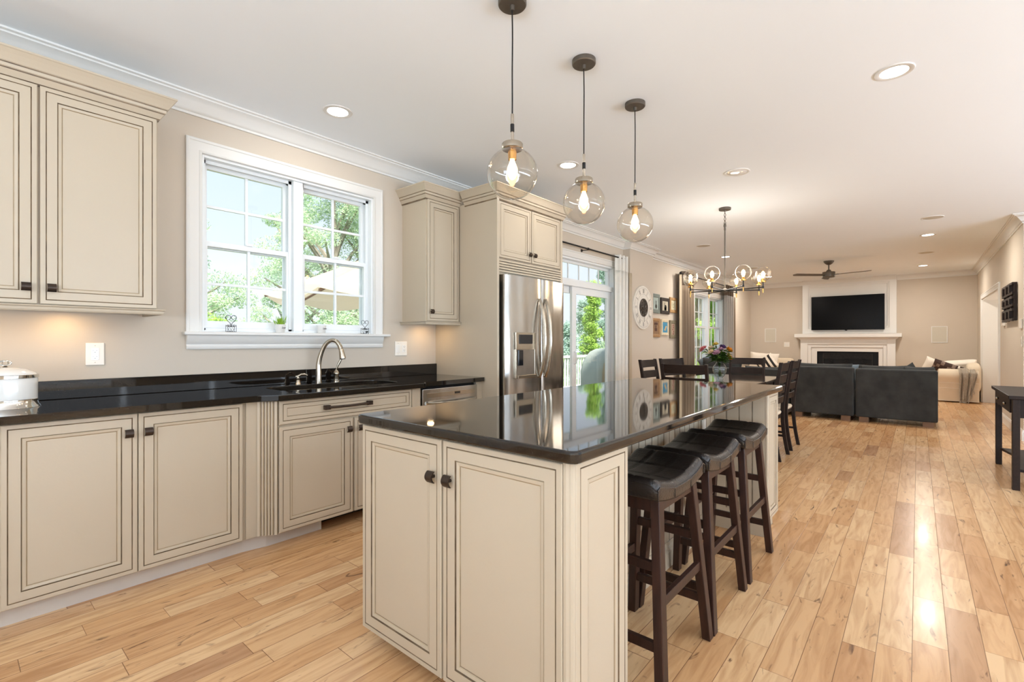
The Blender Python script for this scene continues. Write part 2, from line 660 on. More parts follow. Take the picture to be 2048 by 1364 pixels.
def plank_floor():
    m = bpy.data.materials.new('maple_plank_floor')
    m.use_nodes = True
    n = m.node_tree
    L = n.links.new
    b = n.nodes['Principled BSDF']

    def math_(op, a, b_=None, c=None):
        k = n.nodes.new('ShaderNodeMath')
        k.operation = op
        for i, v in enumerate((a, b_, c)):
            if v is None:
                continue
            if isinstance(v, (int, float)):
                k.inputs[i].default_value = v
            else:
                L(v, k.inputs[i])
        return k.outputs[0]
    t = n.nodes.new('ShaderNodeTexCoord')
    s = n.nodes.new('ShaderNodeSeparateXYZ')
    L(t.outputs['Object'], s.inputs[0])
    X, Y = s.outputs['X'], s.outputs['Y']
    PW = 0.1105
    v = math_('DIVIDE', math_('SUBTRACT', Y, 0.018), PW)
    row = math_('FLOOR', v)
    fv = math_('SUBTRACT', v, row)
    wn = n.nodes.new('ShaderNodeTexWhiteNoise')
    wn.noise_dimensions = '1D'
    L(row, wn.inputs['W'])
    wn2 = n.nodes.new('ShaderNodeTexWhiteNoise')
    wn2.noise_dimensions = '1D'
    L(math_('ADD', row, 71.3), wn2.inputs['W'])
    ln = math_('MULTIPLY_ADD', wn.outputs['Value'], 0.45, 0.5)
    u = math_('DIVIDE', math_('ADD', X, math_('MULTIPLY', wn2.outputs['Value'], 9.0)), ln)
    # joints of uneven spacing
    u = math_('ADD', u, math_('MULTIPLY', math_('SINE', math_('MULTIPLY', u, 2.1)), 0.22))
    cell = math_('FLOOR', u)
    fu = math_('SUBTRACT', u, cell)
    cmb = n.nodes.new('ShaderNodeCombineXYZ')
    L(row, cmb.inputs[0])
    L(cell, cmb.inputs[1])
    w3 = n.nodes.new('ShaderNodeTexWhiteNoise')
    w3.noise_dimensions = '2D'
    L(cmb.outputs[0], w3.inputs['Vector'])
    ramp = n.nodes.new('ShaderNodeValToRGB')
    el = ramp.color_ramp.elements
    el[0].position = 0.0
    el[0].color = S(186, 142, 104)
    el[1].position = 1.0
    el[1].color = S(222, 184, 140)
    for p_, c_ in ((0.08, S(200, 152, 106)), (0.3, S(212, 166, 118)), (0.62, S(217, 173, 126)), (0.85, S(224, 184, 138))):
        e = el.new(p_)
        e.color = c_
    L(w3.outputs['Value'], ramp.inputs[0])
    # per-plank grain
    off = n.nodes.new('ShaderNodeVectorMath')
    off.operation = 'MULTIPLY_ADD'
    L(w3.outputs['Color'], off.inputs[0])
    off.inputs[1].default_value = (31, 17, 5)
    L(t.outputs['Object'], off.inputs[2])
    mp = n.nodes.new('ShaderNodeMapping')
    mp.inputs['Scale'].default_value = (1.6, 14, 1)
    L(off.outputs[0], mp.inputs[0])
    g = n.nodes.new('ShaderNodeTexNoise')
    g.inputs['Scale'].default_value = 1.6
    g.inputs['Detail'].default_value = 7
    g.inputs['Distortion'].default_value = 1.4
    L(mp.outputs[0], g.inputs['Vector'])
    gr = n.nodes.new('ShaderNodeValToRGB')
    gr.color_ramp.elements[0].position = 0.3
    gr.color_ramp.elements[0].color = (0.66, 0.55, 0.45, 1)
    gr.color_ramp.elements[1].position = 0.58
    gr.color_ramp.elements[1].color = (1, 1, 1, 1)
    L(g.outputs[0], gr.inputs[0])
    m1 = n.nodes.new('ShaderNodeMixRGB')
    m1.blend_type = 'MULTIPLY'
    m1.inputs[0].default_value = 0.75
    L(ramp.outputs[0], m1.inputs[1])
    L(gr.outputs[0], m1.inputs[2])
    # dark mineral streaks and knots on some planks
    mp2 = n.nodes.new('ShaderNodeMapping')
    mp2.inputs['Scale'].default_value = (3.2, 11, 1)
    L(off.outputs[0], mp2.inputs[0])
    kn = n.nodes.new('ShaderNodeTexNoise')
    kn.inputs['Scale'].default_value = 1.25
    kn.inputs['Detail'].default_value = 5
    kn.inputs['Distortion'].default_value = 2.6
    L(mp2.outputs[0], kn.inputs['Vector'])
    kr = n.nodes.new('ShaderNodeValToRGB')
    kr.color_ramp.elements[0].position = 0.63
    kr.color_ramp.elements[0].color = (0, 0, 0, 1)
    kr.color_ramp.elements[1].position = 0.76
    kr.color_ramp.elements[1].color = (1, 1, 1, 1)
    L(kn.outputs[0], kr.inputs[0])
    m2 = n.nodes.new('ShaderNodeMixRGB')
    L(kr.outputs[0], m2.inputs[0])
    L(m1.outputs[0], m2.inputs[1])
    m2.inputs[2].default_value = S(104, 72, 50)
    # seams
    e1 = math_('MINIMUM', math_('MULTIPLY', fv, PW), math_('MULTIPLY', math_('SUBTRACT', 1.0, fv), PW))
    e2 = math_('MINIMUM', math_('MULTIPLY', fu, ln), math_('MULTIPLY', math_('SUBTRACT', 1.0, fu), ln))
    e = math_('MINIMUM', e1, e2)
    sm = n.nodes.new('ShaderNodeMapRange')
    sm.inputs['From Min'].default_value = 0.0006
    sm.inputs['From Max'].default_value = 0.0017
    L(e, sm.inputs['Value'])
    m3 = n.nodes.new('ShaderNodeMixRGB')
    L(sm.outputs[0], m3.inputs[0])
    m3.inputs[1].default_value = S(128, 90, 60)
    L(m2.outputs[0], m3.inputs[2])
    L(m3.outputs[0], b.inputs['Base Color'])
    bp = n.nodes.new('ShaderNodeBump')
    bp.inputs['Strength'].default_value = 0.35
    bp.inputs['Distance'].default_value = 0.002
    L(sm.outputs[0], bp.inputs['Height'])
    L(bp.outputs[0], b.inputs['Normal'])
    rr = n.nodes.new('ShaderNodeMapRange')
    L(g.outputs[0], rr.inputs['Value'])
    rr.inputs['To Min'].default_value = 0.24
    rr.inputs['To Max'].default_value = 0.27
    L(rr.outputs[0], b.inputs['Roughness'])
    b.inputs['Specular IOR Level'].default_value = 0.5
    b.inputs['Coat Weight'].default_value = 0.08
    b.inputs['Coat Roughness'].default_value = 0.1
    return m


M['floor'] = plank_floor()

# ================================================================== room shell
CZ = 2.82      # ceiling
YW = 3.60      # window wall, room side
XF = 14.67     # fireplace wall
YR = -1.0      # right wall of the living end
XB, YB = -3.2, -5.4   # walls behind the photographer

b = MB().box(XB - .2, XF + 1.2, YB - .2, YW + .18, -0.12, 0)
struct(fin('floor', b, M['floor']))
b = MB().box(XB - .2, XF + 1.2, YB - .2, YW + .18, CZ, CZ + .12)
struct(fin('ceiling', b, M['ceiling']))


def wall_y(name, y0, y1, x0, x1, holes):
    """wall standing along x with rectangular holes (x0, x1, z0, z1)"""
    b = MB()
    xs = x0
    for a, c, z0, z1 in sorted(holes):
        b.box(xs, a, y0, y1, 0, CZ)
        if z0 > 0:
            b.box(a, c, y0, y1, 0, z0)
        b.box(a, c, y0, y1, z1, CZ)
        xs = c
    b.box(xs, x1, y0, y1, 0, CZ)
    return struct(fin(name, b, M['wall']))


K1 = (1.09, 2.39, 1.30, 2.47)        # kitchen window opening
K2 = (4.66, 6.72, 0.0, 2.38)         # sliding door with transom
K3 = (10.19, 12.10, 0.62, 2.25)      # dining window
wall_y('wall_left', YW, YW + .17, XB, XF + .15, [K1, K2, K3])
# shallow pier that carries the clock
b = MB().box(7.0, 7.87, 3.48, YW, 0, CZ)
struct(fin('wall_left', b, M['wall']))
b = MB().box(XF, XF + .15, YR - .3, YW, 0, CZ)
struct(fin('wall_far', b, M['wall']))
# right wall of the living end, with its deep cased opening
OP = (10.95, 13.62, 2.09)
b = MB().box(8.65, OP[0], YR - .16, YR, 0, CZ).box(OP[1], XF, YR - .16, YR, 0, CZ).box(OP[0], OP[1], YR - .16, YR, OP[2], CZ)
struct(fin('wall_right', b, M['wall']))
b = MB().box(8.65, 8.81, YB, YR - .16, 0, CZ)
struct(fin('wall_right', b, M['wall']))
# hall behind the cased opening
b = MB().box(8.81, XF + .15, -2.9, -2.75, 0, CZ).box(XF, XF + .15, -2.75, YR - .3, 0, CZ)
struct(fin('wall_hall', b, M['wall']))
# wall behind the photographer: glazed doors; side wall: long windows
b = MB().box(XB - .15, XB, YB, -3.2, 0, CZ).box(XB - .15, XB, 1.4, YW, 0, CZ).box(XB - .15, XB, -3.2, 1.4, 2.4, CZ).box(XB - .15, XB, -3.2, 1.4, 0, .18)
struct(fin('wall_back', b, M['wall']))
wall_y('wall_side', YB - .15, YB, XB, 8.81, [(-.9, 7.3, .35, 2.45)])
fr = sroot('window_4', (XB - .08, -0.9, 1.2))
b = MB()
for y in (-3.2, -2.08, -.9, .28, 1.32):
    b.box(XB - .12, XB - .04, y, y + .08, .18, 2.4)
b.box(XB - .12, XB - .04, -3.2, 1.4, .18, .28).box(XB - .12, XB - .04, -3.2, 1.4, 2.3, 2.4)
fin('frame', b, M['vinyl'], fr)
fin('pane', MB().box(XB - .085, XB - .075, -3.2, 1.4, .2, 2.38), M['pane'], fr)
fr = sroot('window_5', (3.2, YB - .08, 1.4))
b = MB()
for x in (-.9, .7, 2.35, 4.0, 5.65, 7.22):
    b.box(x, x + .08, YB - .12, YB - .04, .35, 2.45)
b.box(-.9, 7.3, YB - .12, YB - .04, .35, .43).box(-.9, 7.3, YB - .12, YB - .04, 2.37, 2.45)
fin('frame', b, M['vinyl'], fr)
fin('pane', MB().box(-.88, 7.28, YB - .085, YB - .075, .37, 2.43), M['pane'], fr)

# unseen overhang added to block the sun from the glazing behind the photographer
b = MB().box(XB - 3.0, 9.2, YB - 2.6, YB - .16, 2.62, 2.78).box(XB - 3.0, XB - .16, YB - .16, YW + .3, 2.62, 2.78)
struct(fin('sun_block_eaves', b, M['trim']))

# crown moulding
CP = [(0, 2.705), (.012, 2.705), (.012, 2.72), (.02, 2.724), (.028, 2.738), (.055, 2.775), (.078, 2.793), (.088, 2.797), (.088, 2.806), (.104, 2.81), (.104, 2.82), (0, 2.82)]
for nm, path in (('trim_1', [(XB, YW), (7.0, YW), (7.0, 3.48), (7.87, 3.48), (7.87, YW), (XF, YW), (XF, 2.335)]),
                 ('trim_2', [(XF, .385), (XF, YR), (8.65, YR), (8.65, YB)]),
                 ('trim_3', [(14.585, 2.322), (14.585, .388)])):
    struct(fin(nm, MB().sweep(CP, path, side=1), M['trim'], smooth=True))
BP = [(0, 0), (.016, 0), (.016, .105), (.011, .12), (.008, .135), (0, .135)]
for nm, path in (('baseboard_left', [(4.12, YW), (4.56, YW)]), ('baseboard_left', [(6.83, YW), (7.0, YW), (7.0, 3.48), (7.87, 3.48), (7.87, YW), (XF, YW), (XF, 2.40)]),
                 ('baseboard_far', [(XF, .35), (XF, YR), (OP[1] + .1, YR)]), ('baseboard_right', [(OP[0] - .1, YR), (8.65, YR), (8.65, YB)])):
    struct(fin(nm, MB().sweep(BP, path, side=1), M['trim']))


def casing_y(name, x0, x1, z0, z1, yf, w=.088, sill=False, parent=None):
    """picture-frame casing on a wall facing -y, mitred, with two small beads"""
    prof = [(0, .0), (0, .018), (.006, .022), (.016, .022), (.020, .017), (.070, .013), (.074, .017), (.084, .019), (.088, .012), (.088, 0)]
    prof = [(a * w / .088, q) for a, q in prof]
    b = MB()
    if sill:
        corners = [((x0, z0), (-1, 0)), ((x0, z1), (-1, 1)), ((x1, z1), (1, 1)), ((x1, z0), (1, 0))]
    else:
        corners = [((x0, 0), (-1, 0)), ((x0, z1), (-1, 1)), ((x1, z1), (1, 1)), ((x1, 0), (1, 0))]
    k = len(prof)
    vs = []
    for (cx, cz), (dx, dz) in corners:
        for d, q in prof:
            d2 = w - d
            vs.append((cx + dx * d2, yf - q, cz + dz * d2))
    fs = [(i * k + q, i * k + (q + 1) % k, (i + 1) * k + (q + 1) % k, (i + 1) * k + q) for i in range(3) for q in range(k)]
    fs += [tuple(range(k)), tuple(range(3 * k, 4 * k))]
    b.add(vs, fs)
    return fin('casing', b, M['trim'], parent, smooth=True)


def sash(parent, x0, x1, z0, z1, y, fw=.042, bot=None, nx=2, nz=2, th=.034, name='sash', mw=.018):
    bot = bot or fw
    loops_o = [(x0, z0), (x1, z0), (x1, z1), (x0, z1)]
    loops_i = [(x0 + fw, z0 + bot), (x1 - fw, z0 + bot), (x1 - fw, z1 - fw), (x0 + fw, z1 - fw)]
    b = MB()
    vs = []
    for yy in (y - th / 2, y + th / 2):
        vs += [(a, yy, c) for a, c in loops_o] + [(a, yy, c) for a, c in loops_i]
    fs = []
    for i in range(4):
        j = (i + 1) % 4
        fs += [(i, j, 4 + j, 4 + i), (8 + i, 12 + i, 12 + j, 8 + j), (i, 8 + i, 8 + j, j), (4 + i, 4 + j, 12 + j, 12 + i)]
    b.add(vs, fs)
    o = fin(name, b, M['vinyl'], parent, bevel=.003)
    gx0, gx1, gz0, gz1 = x0 + fw, x1 - fw, z0 + bot, z1 - fw
    b = MB()
    for i in range(1, nx):
        c = gx0 + (gx1 - gx0) * i / nx
        b.box(c - mw / 2, c + mw / 2, y - .009, y + .009, gz0, gz1)
    for i in range(1, nz):
        c = gz0 + (gz1 - gz0) * i / nz
        b.box(gx0, gx1, y - .0085, y + .0085, c - mw / 2, c + mw / 2)
    if nx > 1 or nz > 1:
        fin('muntin', b, M['vinyl'], o)
    fin('pane', MB().box(gx0 - .005, gx1 + .005, y - .002, y + .002, gz0 - .005, gz1 + .005), M['pane'], o)
    return o


# ---- window_1 : twin double-hung window over the sink
w1 = sroot('window_1', (1.74, YW, 1.30))
casing_y('casing', K1[0], K1[1], 1.30, K1[3], YW, .092, True, w1)
b = MB()
x0, x1, z0, z1 = K1
b.box(x0, x0 + .016, YW, YW + .15, z0, z1).box(x1 - .016, x1, YW, YW + .15, z0, z1).box(x0 + .016, x1 - .016, YW, YW + .15, z1 - .016, z1).box(x0 + .016, x1 - .016, YW + .012, YW + .16, z0, z0 + .012)
fin('jamb', b, M['vinyl'], w1, bevel=.002)
b = MB()
for a, c in ((x0 + .016, 1.706), (1.778, x1 - .016)):      # vinyl tracks round each sash pair
    for y0, y1, w in ((YW + .05, YW + .056, .022), (YW + .088, YW + .094, .024), (YW + .128, YW + .15, .026)):
        b.box(a, a + w, y0, y1, z0 + .012, z1 - .016).box(c - w, c, y0, y1, z0 + .012, z1 - .016).box(a, c, y0, y1, z1 - .016 - w, z1 - .016)
    b.box(a, c, YW + .05, YW + .15, z0 + .012, z0 + .026)
fin('track', b, M['vinyl'], w1)
fin('mullion', MB().box(1.706, 1.778, YW + .012, YW + .15, z0 + .012, z1 - .016), M['vinyl'], w1, bevel=.003)
for a, c in ((x0 + .0165, 1.7055), (1.7785, x1 - .0165)):
    sash(w1, a + .002, c - .002, 1.872, z1 - .018, YW + .111, .042, .036, name='upper_sash')
    lo = sash(w1, a, c, z0 + .026, 1.915, YW + .072, .036, .05, name='lower_sash')
    fin('latch', MB().box((a + c) / 2 - .022, (a + c) / 2 + .022, YW + .05, YW + .09, 1.915, 1.925).box((a + c) / 2 - .006, (a + c) / 2 + .03, YW + .055, YW + .07, 1.925, 1.934), M['vinyl'], lo, bevel=.002)
b = MB().box(.98, 2.54, YW - .052, YW + .012, 1.278, 1.300)
fin('stool', b, M['trim'], w1, bevel=.006, seg=3)
ap = [(0, 1.185), (.014, 1.185), (.018, 1.192), (.018, 1.206), (.012, 1.210), (.012, 1.216), (.016, 1.219), (.03, 1.262), (.034, 1.278), (0, 1.278)]
fin('apron', MB().sweep(ap, [(1.0, YW), (2.48, YW)], side=1), M['trim'], w1, smooth=True)

# ---- door_1 : sliding patio door with transom
d1 = sroot('door_1', (5.69, YW, 0))
casing_y('casing', K2[0], K2[1], 0, K2[3], YW, .095, False, d1)
x0, x1, z0, z1 = K2
b = MB()
b.box(x0, x0 + .03, YW, YW + .15, 0, z1).box(x1 - .03, x1, YW, YW + .15, 0, z1).box(x0 + .03, x1 - .03, YW, YW + .15, z1 - .025, z1).box(x0 + .03, x1 - .03, YW + .012, YW + .15, 2.0, 2.075).box(x0 + .03, x1 - .03, YW + .012, YW + .15, 0, .02)
fin('jamb', b, M['vinyl'], d1, bevel=.003)
sash(d1, x0 + .03, x1 - .03, 2.075, z1 - .025, YW + .09, .035, nx=7, nz=1, name='transom', mw=.014)
sash(d1, 5.60, x1 - .03, .02, 2.0, YW + .07, .10, .16, nx=1, nz=1, th=.04, name='door_panel')
fp = sash(d1, x0 + .03, 5.78, .02, 2.0, YW + .118, .09, .16, nx=1, nz=1, th=.04, name='sliding_panel')
fin('handle', MB().tube([(5.65, YW + .05, .92), (5.65, YW + .012, .94), (5.65, YW + .012, 1.08), (5.65, YW + .05, 1.10)], .008, 8), M['vinyl'], fp, smooth=True)

# ---- window_2 : dining window
w2 = sroot('window_2', (11.15, YW, .62))
casing_y('casing', K3[0], K3[1], K3[2], K3[3], YW, .09, True, w2)
x0, x1, z0, z1 = K3
b = MB().box(x0, x0 + .02, YW, YW + .15, z0, z1).box(x1 - .02, x1, YW, YW + .15, z0, z1).box(x0 + .02, x1 - .02, YW, YW + .15, z1 - .02, z1).box(x0 + .02, x1 - .02, YW, YW + .15, z0, z0 + .02)
fin('jamb', b, M['vinyl'], w2, bevel=.003)
fin('mullion', MB().box(11.10, 11.19, YW + .01, YW + .15, z0 + .02, z1 - .02), M['vinyl'], w2)
for a, c in ((x0 + .02, 11.10), (11.19, x1 - .02)):
    sash(w2, a + .01, c - .01, 1.54, z1 - .02, YW + .11, .04, nx=3, nz=2, name='upper_sash')
    sash(w2, a + .01, c - .01, z0 + .02, 1.58, YW + .072, .045, .06, nx=3, nz=2, name='lower_sash')
fin('stool', MB().box(x0 - .12, x1 + .12, YW - .05, YW + .01, z0 - .025, z0), M['trim'], w2, bevel=.004)

# ---- door_2 : cased opening in the right wall
d2 = sroot('door_2', (12.3, YR, 0))
b = MB()
b.box(OP[0], OP[0] + .02, YR - .32, YR, 0, OP[2]).box(OP[1] - .02, OP[1], YR - .75, YR, 0, OP[2]).box(OP[0], OP[1], YR - .32, YR, OP[2] - .02, OP[2])
b.box(OP[0] - .02, OP[0], YR - .32, YR - .16, 0, OP[2] + .3).box(OP[0] - .02, OP[1], YR - .32, YR - .30, OP[2], OP[2] + .3)
fin('jamb', b, M['trim'], d2, bevel=.002)
cs = casing_y('casing', OP[0], OP[1], 0, OP[2], 0, .10, False, d2)
cs.data.transform(Matrix(((1, 0, 0, 0), (0, -1, 0, 1.0), (0, 0, 1, 0), (0, 0, 0, 1))) @ Matrix.Identity(4))

# ================================================================== kitchen cabinets
CR = [M['cream'], M['glaze'], M['glaze2']]
XA, ZA, YNEG = Vector((1, 0, 0)), Vector((0, 0, 1)), Vector((0, -1, 0))


def loops_door(st=.062):
    return [(0, -.02, 0), (0, -.003, 0), (.003, 0, 0), (.0195, 0, 0), (.0215, -.003, 1), (.0235, -.0005, 1), (.0245, 0, 2),
            (st - .001, 0, 0), (st + .0002, -.006, 1), (st + .0016, -.0055, 1), (st + .004, -.003, 2), (st + .015, -.005, 0), (st + .0175, -.0075, 2), (st + .0187, -.009, 1), (st + .0205, -.0092, 2), (st + .022, -.009, 0)]


def loops_drawer(st=.04):
    return [(0, -.02, 0), (0, -.003, 0), (.003, 0, 0), (.0195, 0, 0), (.0215, -.003, 1), (.0235, -.0005, 1), (.0245, 0, 2),
            (st, 0, 0), (st + .002, -.005, 2), (st + .004, -.006, 1), (st + .006, -.006, 0)]


def square_knob(c, U, V, parent, lab=None):
    """small square tab pull: post and curved plate"""
    N = Vector(U).cross(Vector(V))
    U, V, c = Vector(U), Vector(V), Vector(c)
    b = MB()
    b.cyl(c, c + N * .02, .006, .006, 10)
    g = lambda i, j: c + U * (-.017 + .034 * i) + V * (-.020 + .040 * j) + N * (.030 - .012 * (2 * j - 1) ** 2)
    g2 = lambda i, j: g(i, j) - N * .006
    n = 6
    vs = [g(i, j / n) for j in range(n + 1) for i in (0, 1)] + [g2(i, j / n) for j in range(n + 1) for i in (0, 1)]
    m = 2 * (n + 1)
    fs = []
    for j in range(n):
        a = 2 * j
        fs += [(a, a + 1, a + 3, a + 2), (m + a, m + a + 2, m + a + 3, m + a + 1), (a, a + 2, m + a + 2, m + a), (a + 1, m + a + 1, m + a + 3, a + 3)]
    fs += [(0, m, m + 1, 1), (2 * n, 2 * n + 1, m + 2 * n + 1, m + 2 * n)]
    b.add(vs, fs)
    return fin('knob', b, M['bronze'], parent, smooth=True)


def cdoor(parent, O, U, V, w, h, knob=None, name='door', loops=None):
    o = fin(name, MB().rings(O, U, V, w, h, loops or loops_door()), CR, parent)
    if knob:
        square_knob(Vector(O) + Vector(U) * knob[0] + Vector(V) * knob[1], U, V, o)
    return o


YD = 2.965      # door faces of the base run
# base cabinets left of the sink
def base_cab(x0, x1, label, doors, split=None):
    t = thing('base_cabinet', ((x0 + x1) / 2, 3.3, 0), label, 'cabinet', 'cream base cabinets under the window wall')
    fin('carcass', MB().box(x0, x1, YD + .02, YW - .004, .085, .883), M['cream'], t)
    fin('toe_kick', MB().box(x0, x1, 3.025, 3.06, 0, .085), M['toe'], t)
    for a, c, k in doors:
        cdoor(t, (a, YD, .088), XA, ZA, c - a, .79, k)
    return t


base_cab(-.9, .145, 'cream base cabinet whose door edge shows at the picture edge under the canister', [(-.39, .135, (.49, .70))])
base_cab(.145, 1.125, 'wide cream two-door base cabinet with brown glazed panels left of the fluted corner', [(.15, .6185, (.4685 - .036, .695)), (.6225, 1.107, (.038, .695))])

# sink cabinet that steps forward
YS = 2.90
t = thing('sink_cabinet', (1.75, 3.25, 0), 'cream sink base cabinet with long drawer front stepping forward beneath the faucet', 'cabinet')
YQ = YW - .004
b = MB().prism([(1.125, YQ), (1.125, YD + .003), (1.185, YD + .003), (1.272, YS + .02), (2.27, YS + .02), (2.36, YS + .035), (2.385, YS + .06), (2.385, YQ)], .088, .66, 'z')
b.prism([(1.125, YD + .003), (1.185, YD + .003), (1.272, YS + .02), (2.27, YS + .02), (2.36, YS + .035), (2.385, YS + .06), (2.385, YS + .09), (1.125, YS + .09)], .66, .883, 'z')
b.box(1.125, 1.30, YS + .09, YQ, .66, .883).box(2.34, 2.385, YS + .09, YQ, .66, .883)
fin('carcass', b, M['cream'], t)
fin('toe_kick', MB().prism([(1.125, 3.06), (1.125, 3.025), (1.25, 3.0), (1.60, 3.0), (1.60, 3.06)], 0, .088), M['toe'], t)
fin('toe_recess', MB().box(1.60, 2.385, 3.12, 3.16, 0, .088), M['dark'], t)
# fluted diagonal
A, Bv = Vector((1.185, YD, .09)), Vector((1.272, YS + .002, .09))
U = (Bv - A).normalized()
L_ = (Bv - A).length
N = U.cross(ZA)
b = MB()
n = 5
prof = [(0, 0)]
for i in range(n):
    c0 = .014 + i * (L_ - .022) / n
    w = (L_ - .022) / n
    prof += [(c0, 0), (c0 + w * .28, -.006), (c0 + w * .5, -.006), (c0 + w * .62, 0)]
prof += [(L_, 0)]
vs = []
for z in (0, .79):
    for a, q in prof:
        vs.append(A + U * a + N * (q + .004) + ZA * z)
    vs.append(A + U * L_ - N * .02 + ZA * z)
    vs.append(A - N * .02 + ZA * z)
k = len(prof) + 2
fs = [(i, (i + 1) % k, k + (i + 1) % k, k + i) for i in range(k)] + [tuple(range(k)), tuple(range(2 * k - 1, k - 1, -1))]
b.add(vs, fs)
for i in range(len(prof) - 1):
    if prof[i][1] < 0 and prof[i + 1][1] < 0:
        b.m[i] = 1
    elif prof[i + 1][1] < 0:
        b.m[i] = 2
fin('fluted_panel', b, CR, t)
cdoor(t, (1.285, YS, .737), XA, ZA, .975, .143, name='drawer_front', loops=loops_drawer(.045))
dr = t.children[-1]
b = MB().box(1.56, 1.598, YS - .028, YS, .80, .828).box(1.872, 1.91, YS - .028, YS, .80, .828)
b.tube([(1.59, YS - .022, .814), (1.66, YS - .03, .813), (1.735, YS - .033, .8125), (1.81, YS - .03, .813), (1.88, YS - .022, .814)], .0085, 8)
fin('handle', b, M['bronze'], dr, bevel=.002)
cdoor(t, (1.285, YS, .093), XA, ZA, .487, .630, (.487 - .034, .560))
cdoor(t, (1.787, YS, .093), XA, ZA, .473, .630, (.036, .560))
fin('stile', MB().prism([(2.268, YS + .02), (2.268, YS + .004), (2.355, YS + .02), (2.385, YS + .05), (2.385, YS + .07)], .093, .88), M['cream'], t)

# dishwasher
t = thing('dishwasher', (2.70, 3.25, 0), 'stainless steel dishwasher with bowed handle between sink cabinet and tall panel', 'dishwasher')
fin('body', MB().box(2.40, 3.01, 2.99, YW - .03, .10, .875), M['dark'], t)
dd = fin('door_panel', MB().box(2.402, 3.008, 2.945, 2.988, .11, .862), M['steel'], t, bevel=.006, seg=3)
b = MB()
g = [(2.44, 2.946, .745), (2.47, 2.915, .742), (2.60, 2.90, .738), (2.705, 2.897, .736), (2.82, 2.90, .738), (2.94, 2.915, .742), (2.97, 2.946, .745)]
b.tube(g, .015, 10, flat=1.3)
fin('handle', b, M['chrome'], dd, smooth=True)
fin('control_strip', MB().box(2.44, 2.975, 2.9425, 2.946, .79, .828), M['nickel'], dd, bevel=.004)
fin('display', MB().box(2.74, 2.80, 2.941, 2.944, .803, .820), M['glassblack'], dd)
fin('kick_plate', MB().box(2.402, 3.008, 3.03, 3.05, 0, .10), M['dark'], t)
t = thing('filler_strip', (3.05, 3.0, 0), 'narrow cream filler strip right of the dishwasher', 'cabinet trim')
fin('strip', MB().box(3.015, 3.095, YD + .004, 3.0, .088, .883), M['cream'], t)

# kitchen worktop
FY = 2.925
out = [(-1.2, YW - .002), (-1.2, FY), (1.165, FY), (1.19, FY - .004), (1.262, 2.862), (1.285, 2.858), (2.345, 2.858), (2.37, 2.864), (2.392, 2.908), (2.415, FY), (3.075, FY), (3.092, 2.937), (3.095, 2.95), (3.095, YW - .002)]
cx, cy, hw, hd, rr = 1.845, 3.245, .45, .185, .10
hole = []
for qx, qy, a0 in ((1, 1, 0), (-1, 1, 90), (-1, -1, 180), (1, -1, 270)):
    for i in range(7):
        a = R(a0 + 15 * i)
        hole.append((cx + qx * (hw - rr) + rr * math.cos(a), cy + qy * (hd - rr) + rr * math.sin(a)))
ct = thing('kitchen_countertop', (1.0, 3.26, .883), 'long black granite worktop under the window with a forward step at the sink', 'countertop')
fin('slab', MB().plate(out, [hole], .885, .920), M['granite'], ct, bevel=.008, seg=3)
fin('backsplash', MB().box(-1.2, 3.093, YW - .024, YW - .002, .920, 1.022), M['granite'], ct, bevel=.003)
# sink
sk = thing('undermount_sink', (cx, cy, .70), 'stainless undermount sink set in the black worktop below the window', 'sink')
b = MB()
lv = [(1.0, .8845), (.985, .88), (.97, .72), (.90, .70), (.12, .695)]
vs = []
for f, z in lv:
    vs += [(cx + (a - cx) * f, cy + (c - cy) * f, z) for a, c in hole]
n = len(hole)
b.add(vs, [(j * n + i, j * n + (i + 1) % n, (j + 1) * n + (i + 1) % n, (j + 1) * n + i) for j in range(len(lv) - 1) for i in range(n)])
fin('basin', b, M['nickel'], sk, smooth=True, solid=.002)
fin('drain', MB().cyl((cx, cy, .692), (cx, cy, .70), .055, .05, 20), M['chrome'], sk)

# faucet
f_ = thing('kitchen_faucet', (1.845, 3.50, .92), 'tall arched brushed nickel pull-down faucet behind the sink', 'faucet')
fx, fy = 1.845, 3.50
pts = []
# riser then arch that leans out over the basin, towards +x -y
dx, dy = .62, -.78
for s_, z_, r_ in ((0, .92, .021), (0, .99, .0195), (.0, 1.06, .018), (.012, 1.12, .0165), (.034, 1.18, .015), (.064, 1.225, .0145), (.10, 1.245, .014), (.135, 1.238, .0145), (.16, 1.21, .0155), (.173, 1.18, .017)):
    pts.append((fx + dx * s_, fy + dy * s_, z_, r_))
def cat(P, n=5):
    out_ = []
    for i in range(len(P) - 1):
        p0, p1, p2, p3 = P[max(i - 1, 0)], P[i], P[i + 1], P[min(i + 2, len(P) - 1)]
        for k in range(n):
            u = k / n
            out_.append(tuple(.5 * ((2 * b_) + (-a_ + c_) * u + (2 * a_ - 5 * b_ + 4 * c_ - d_) * u * u + (-a_ + 3 * b_ - 3 * c_ + d_) * u ** 3) for a_, b_, c_, d_ in zip(p0, p1, p2, p3)))
    return out_ + [tuple(P[-1])]


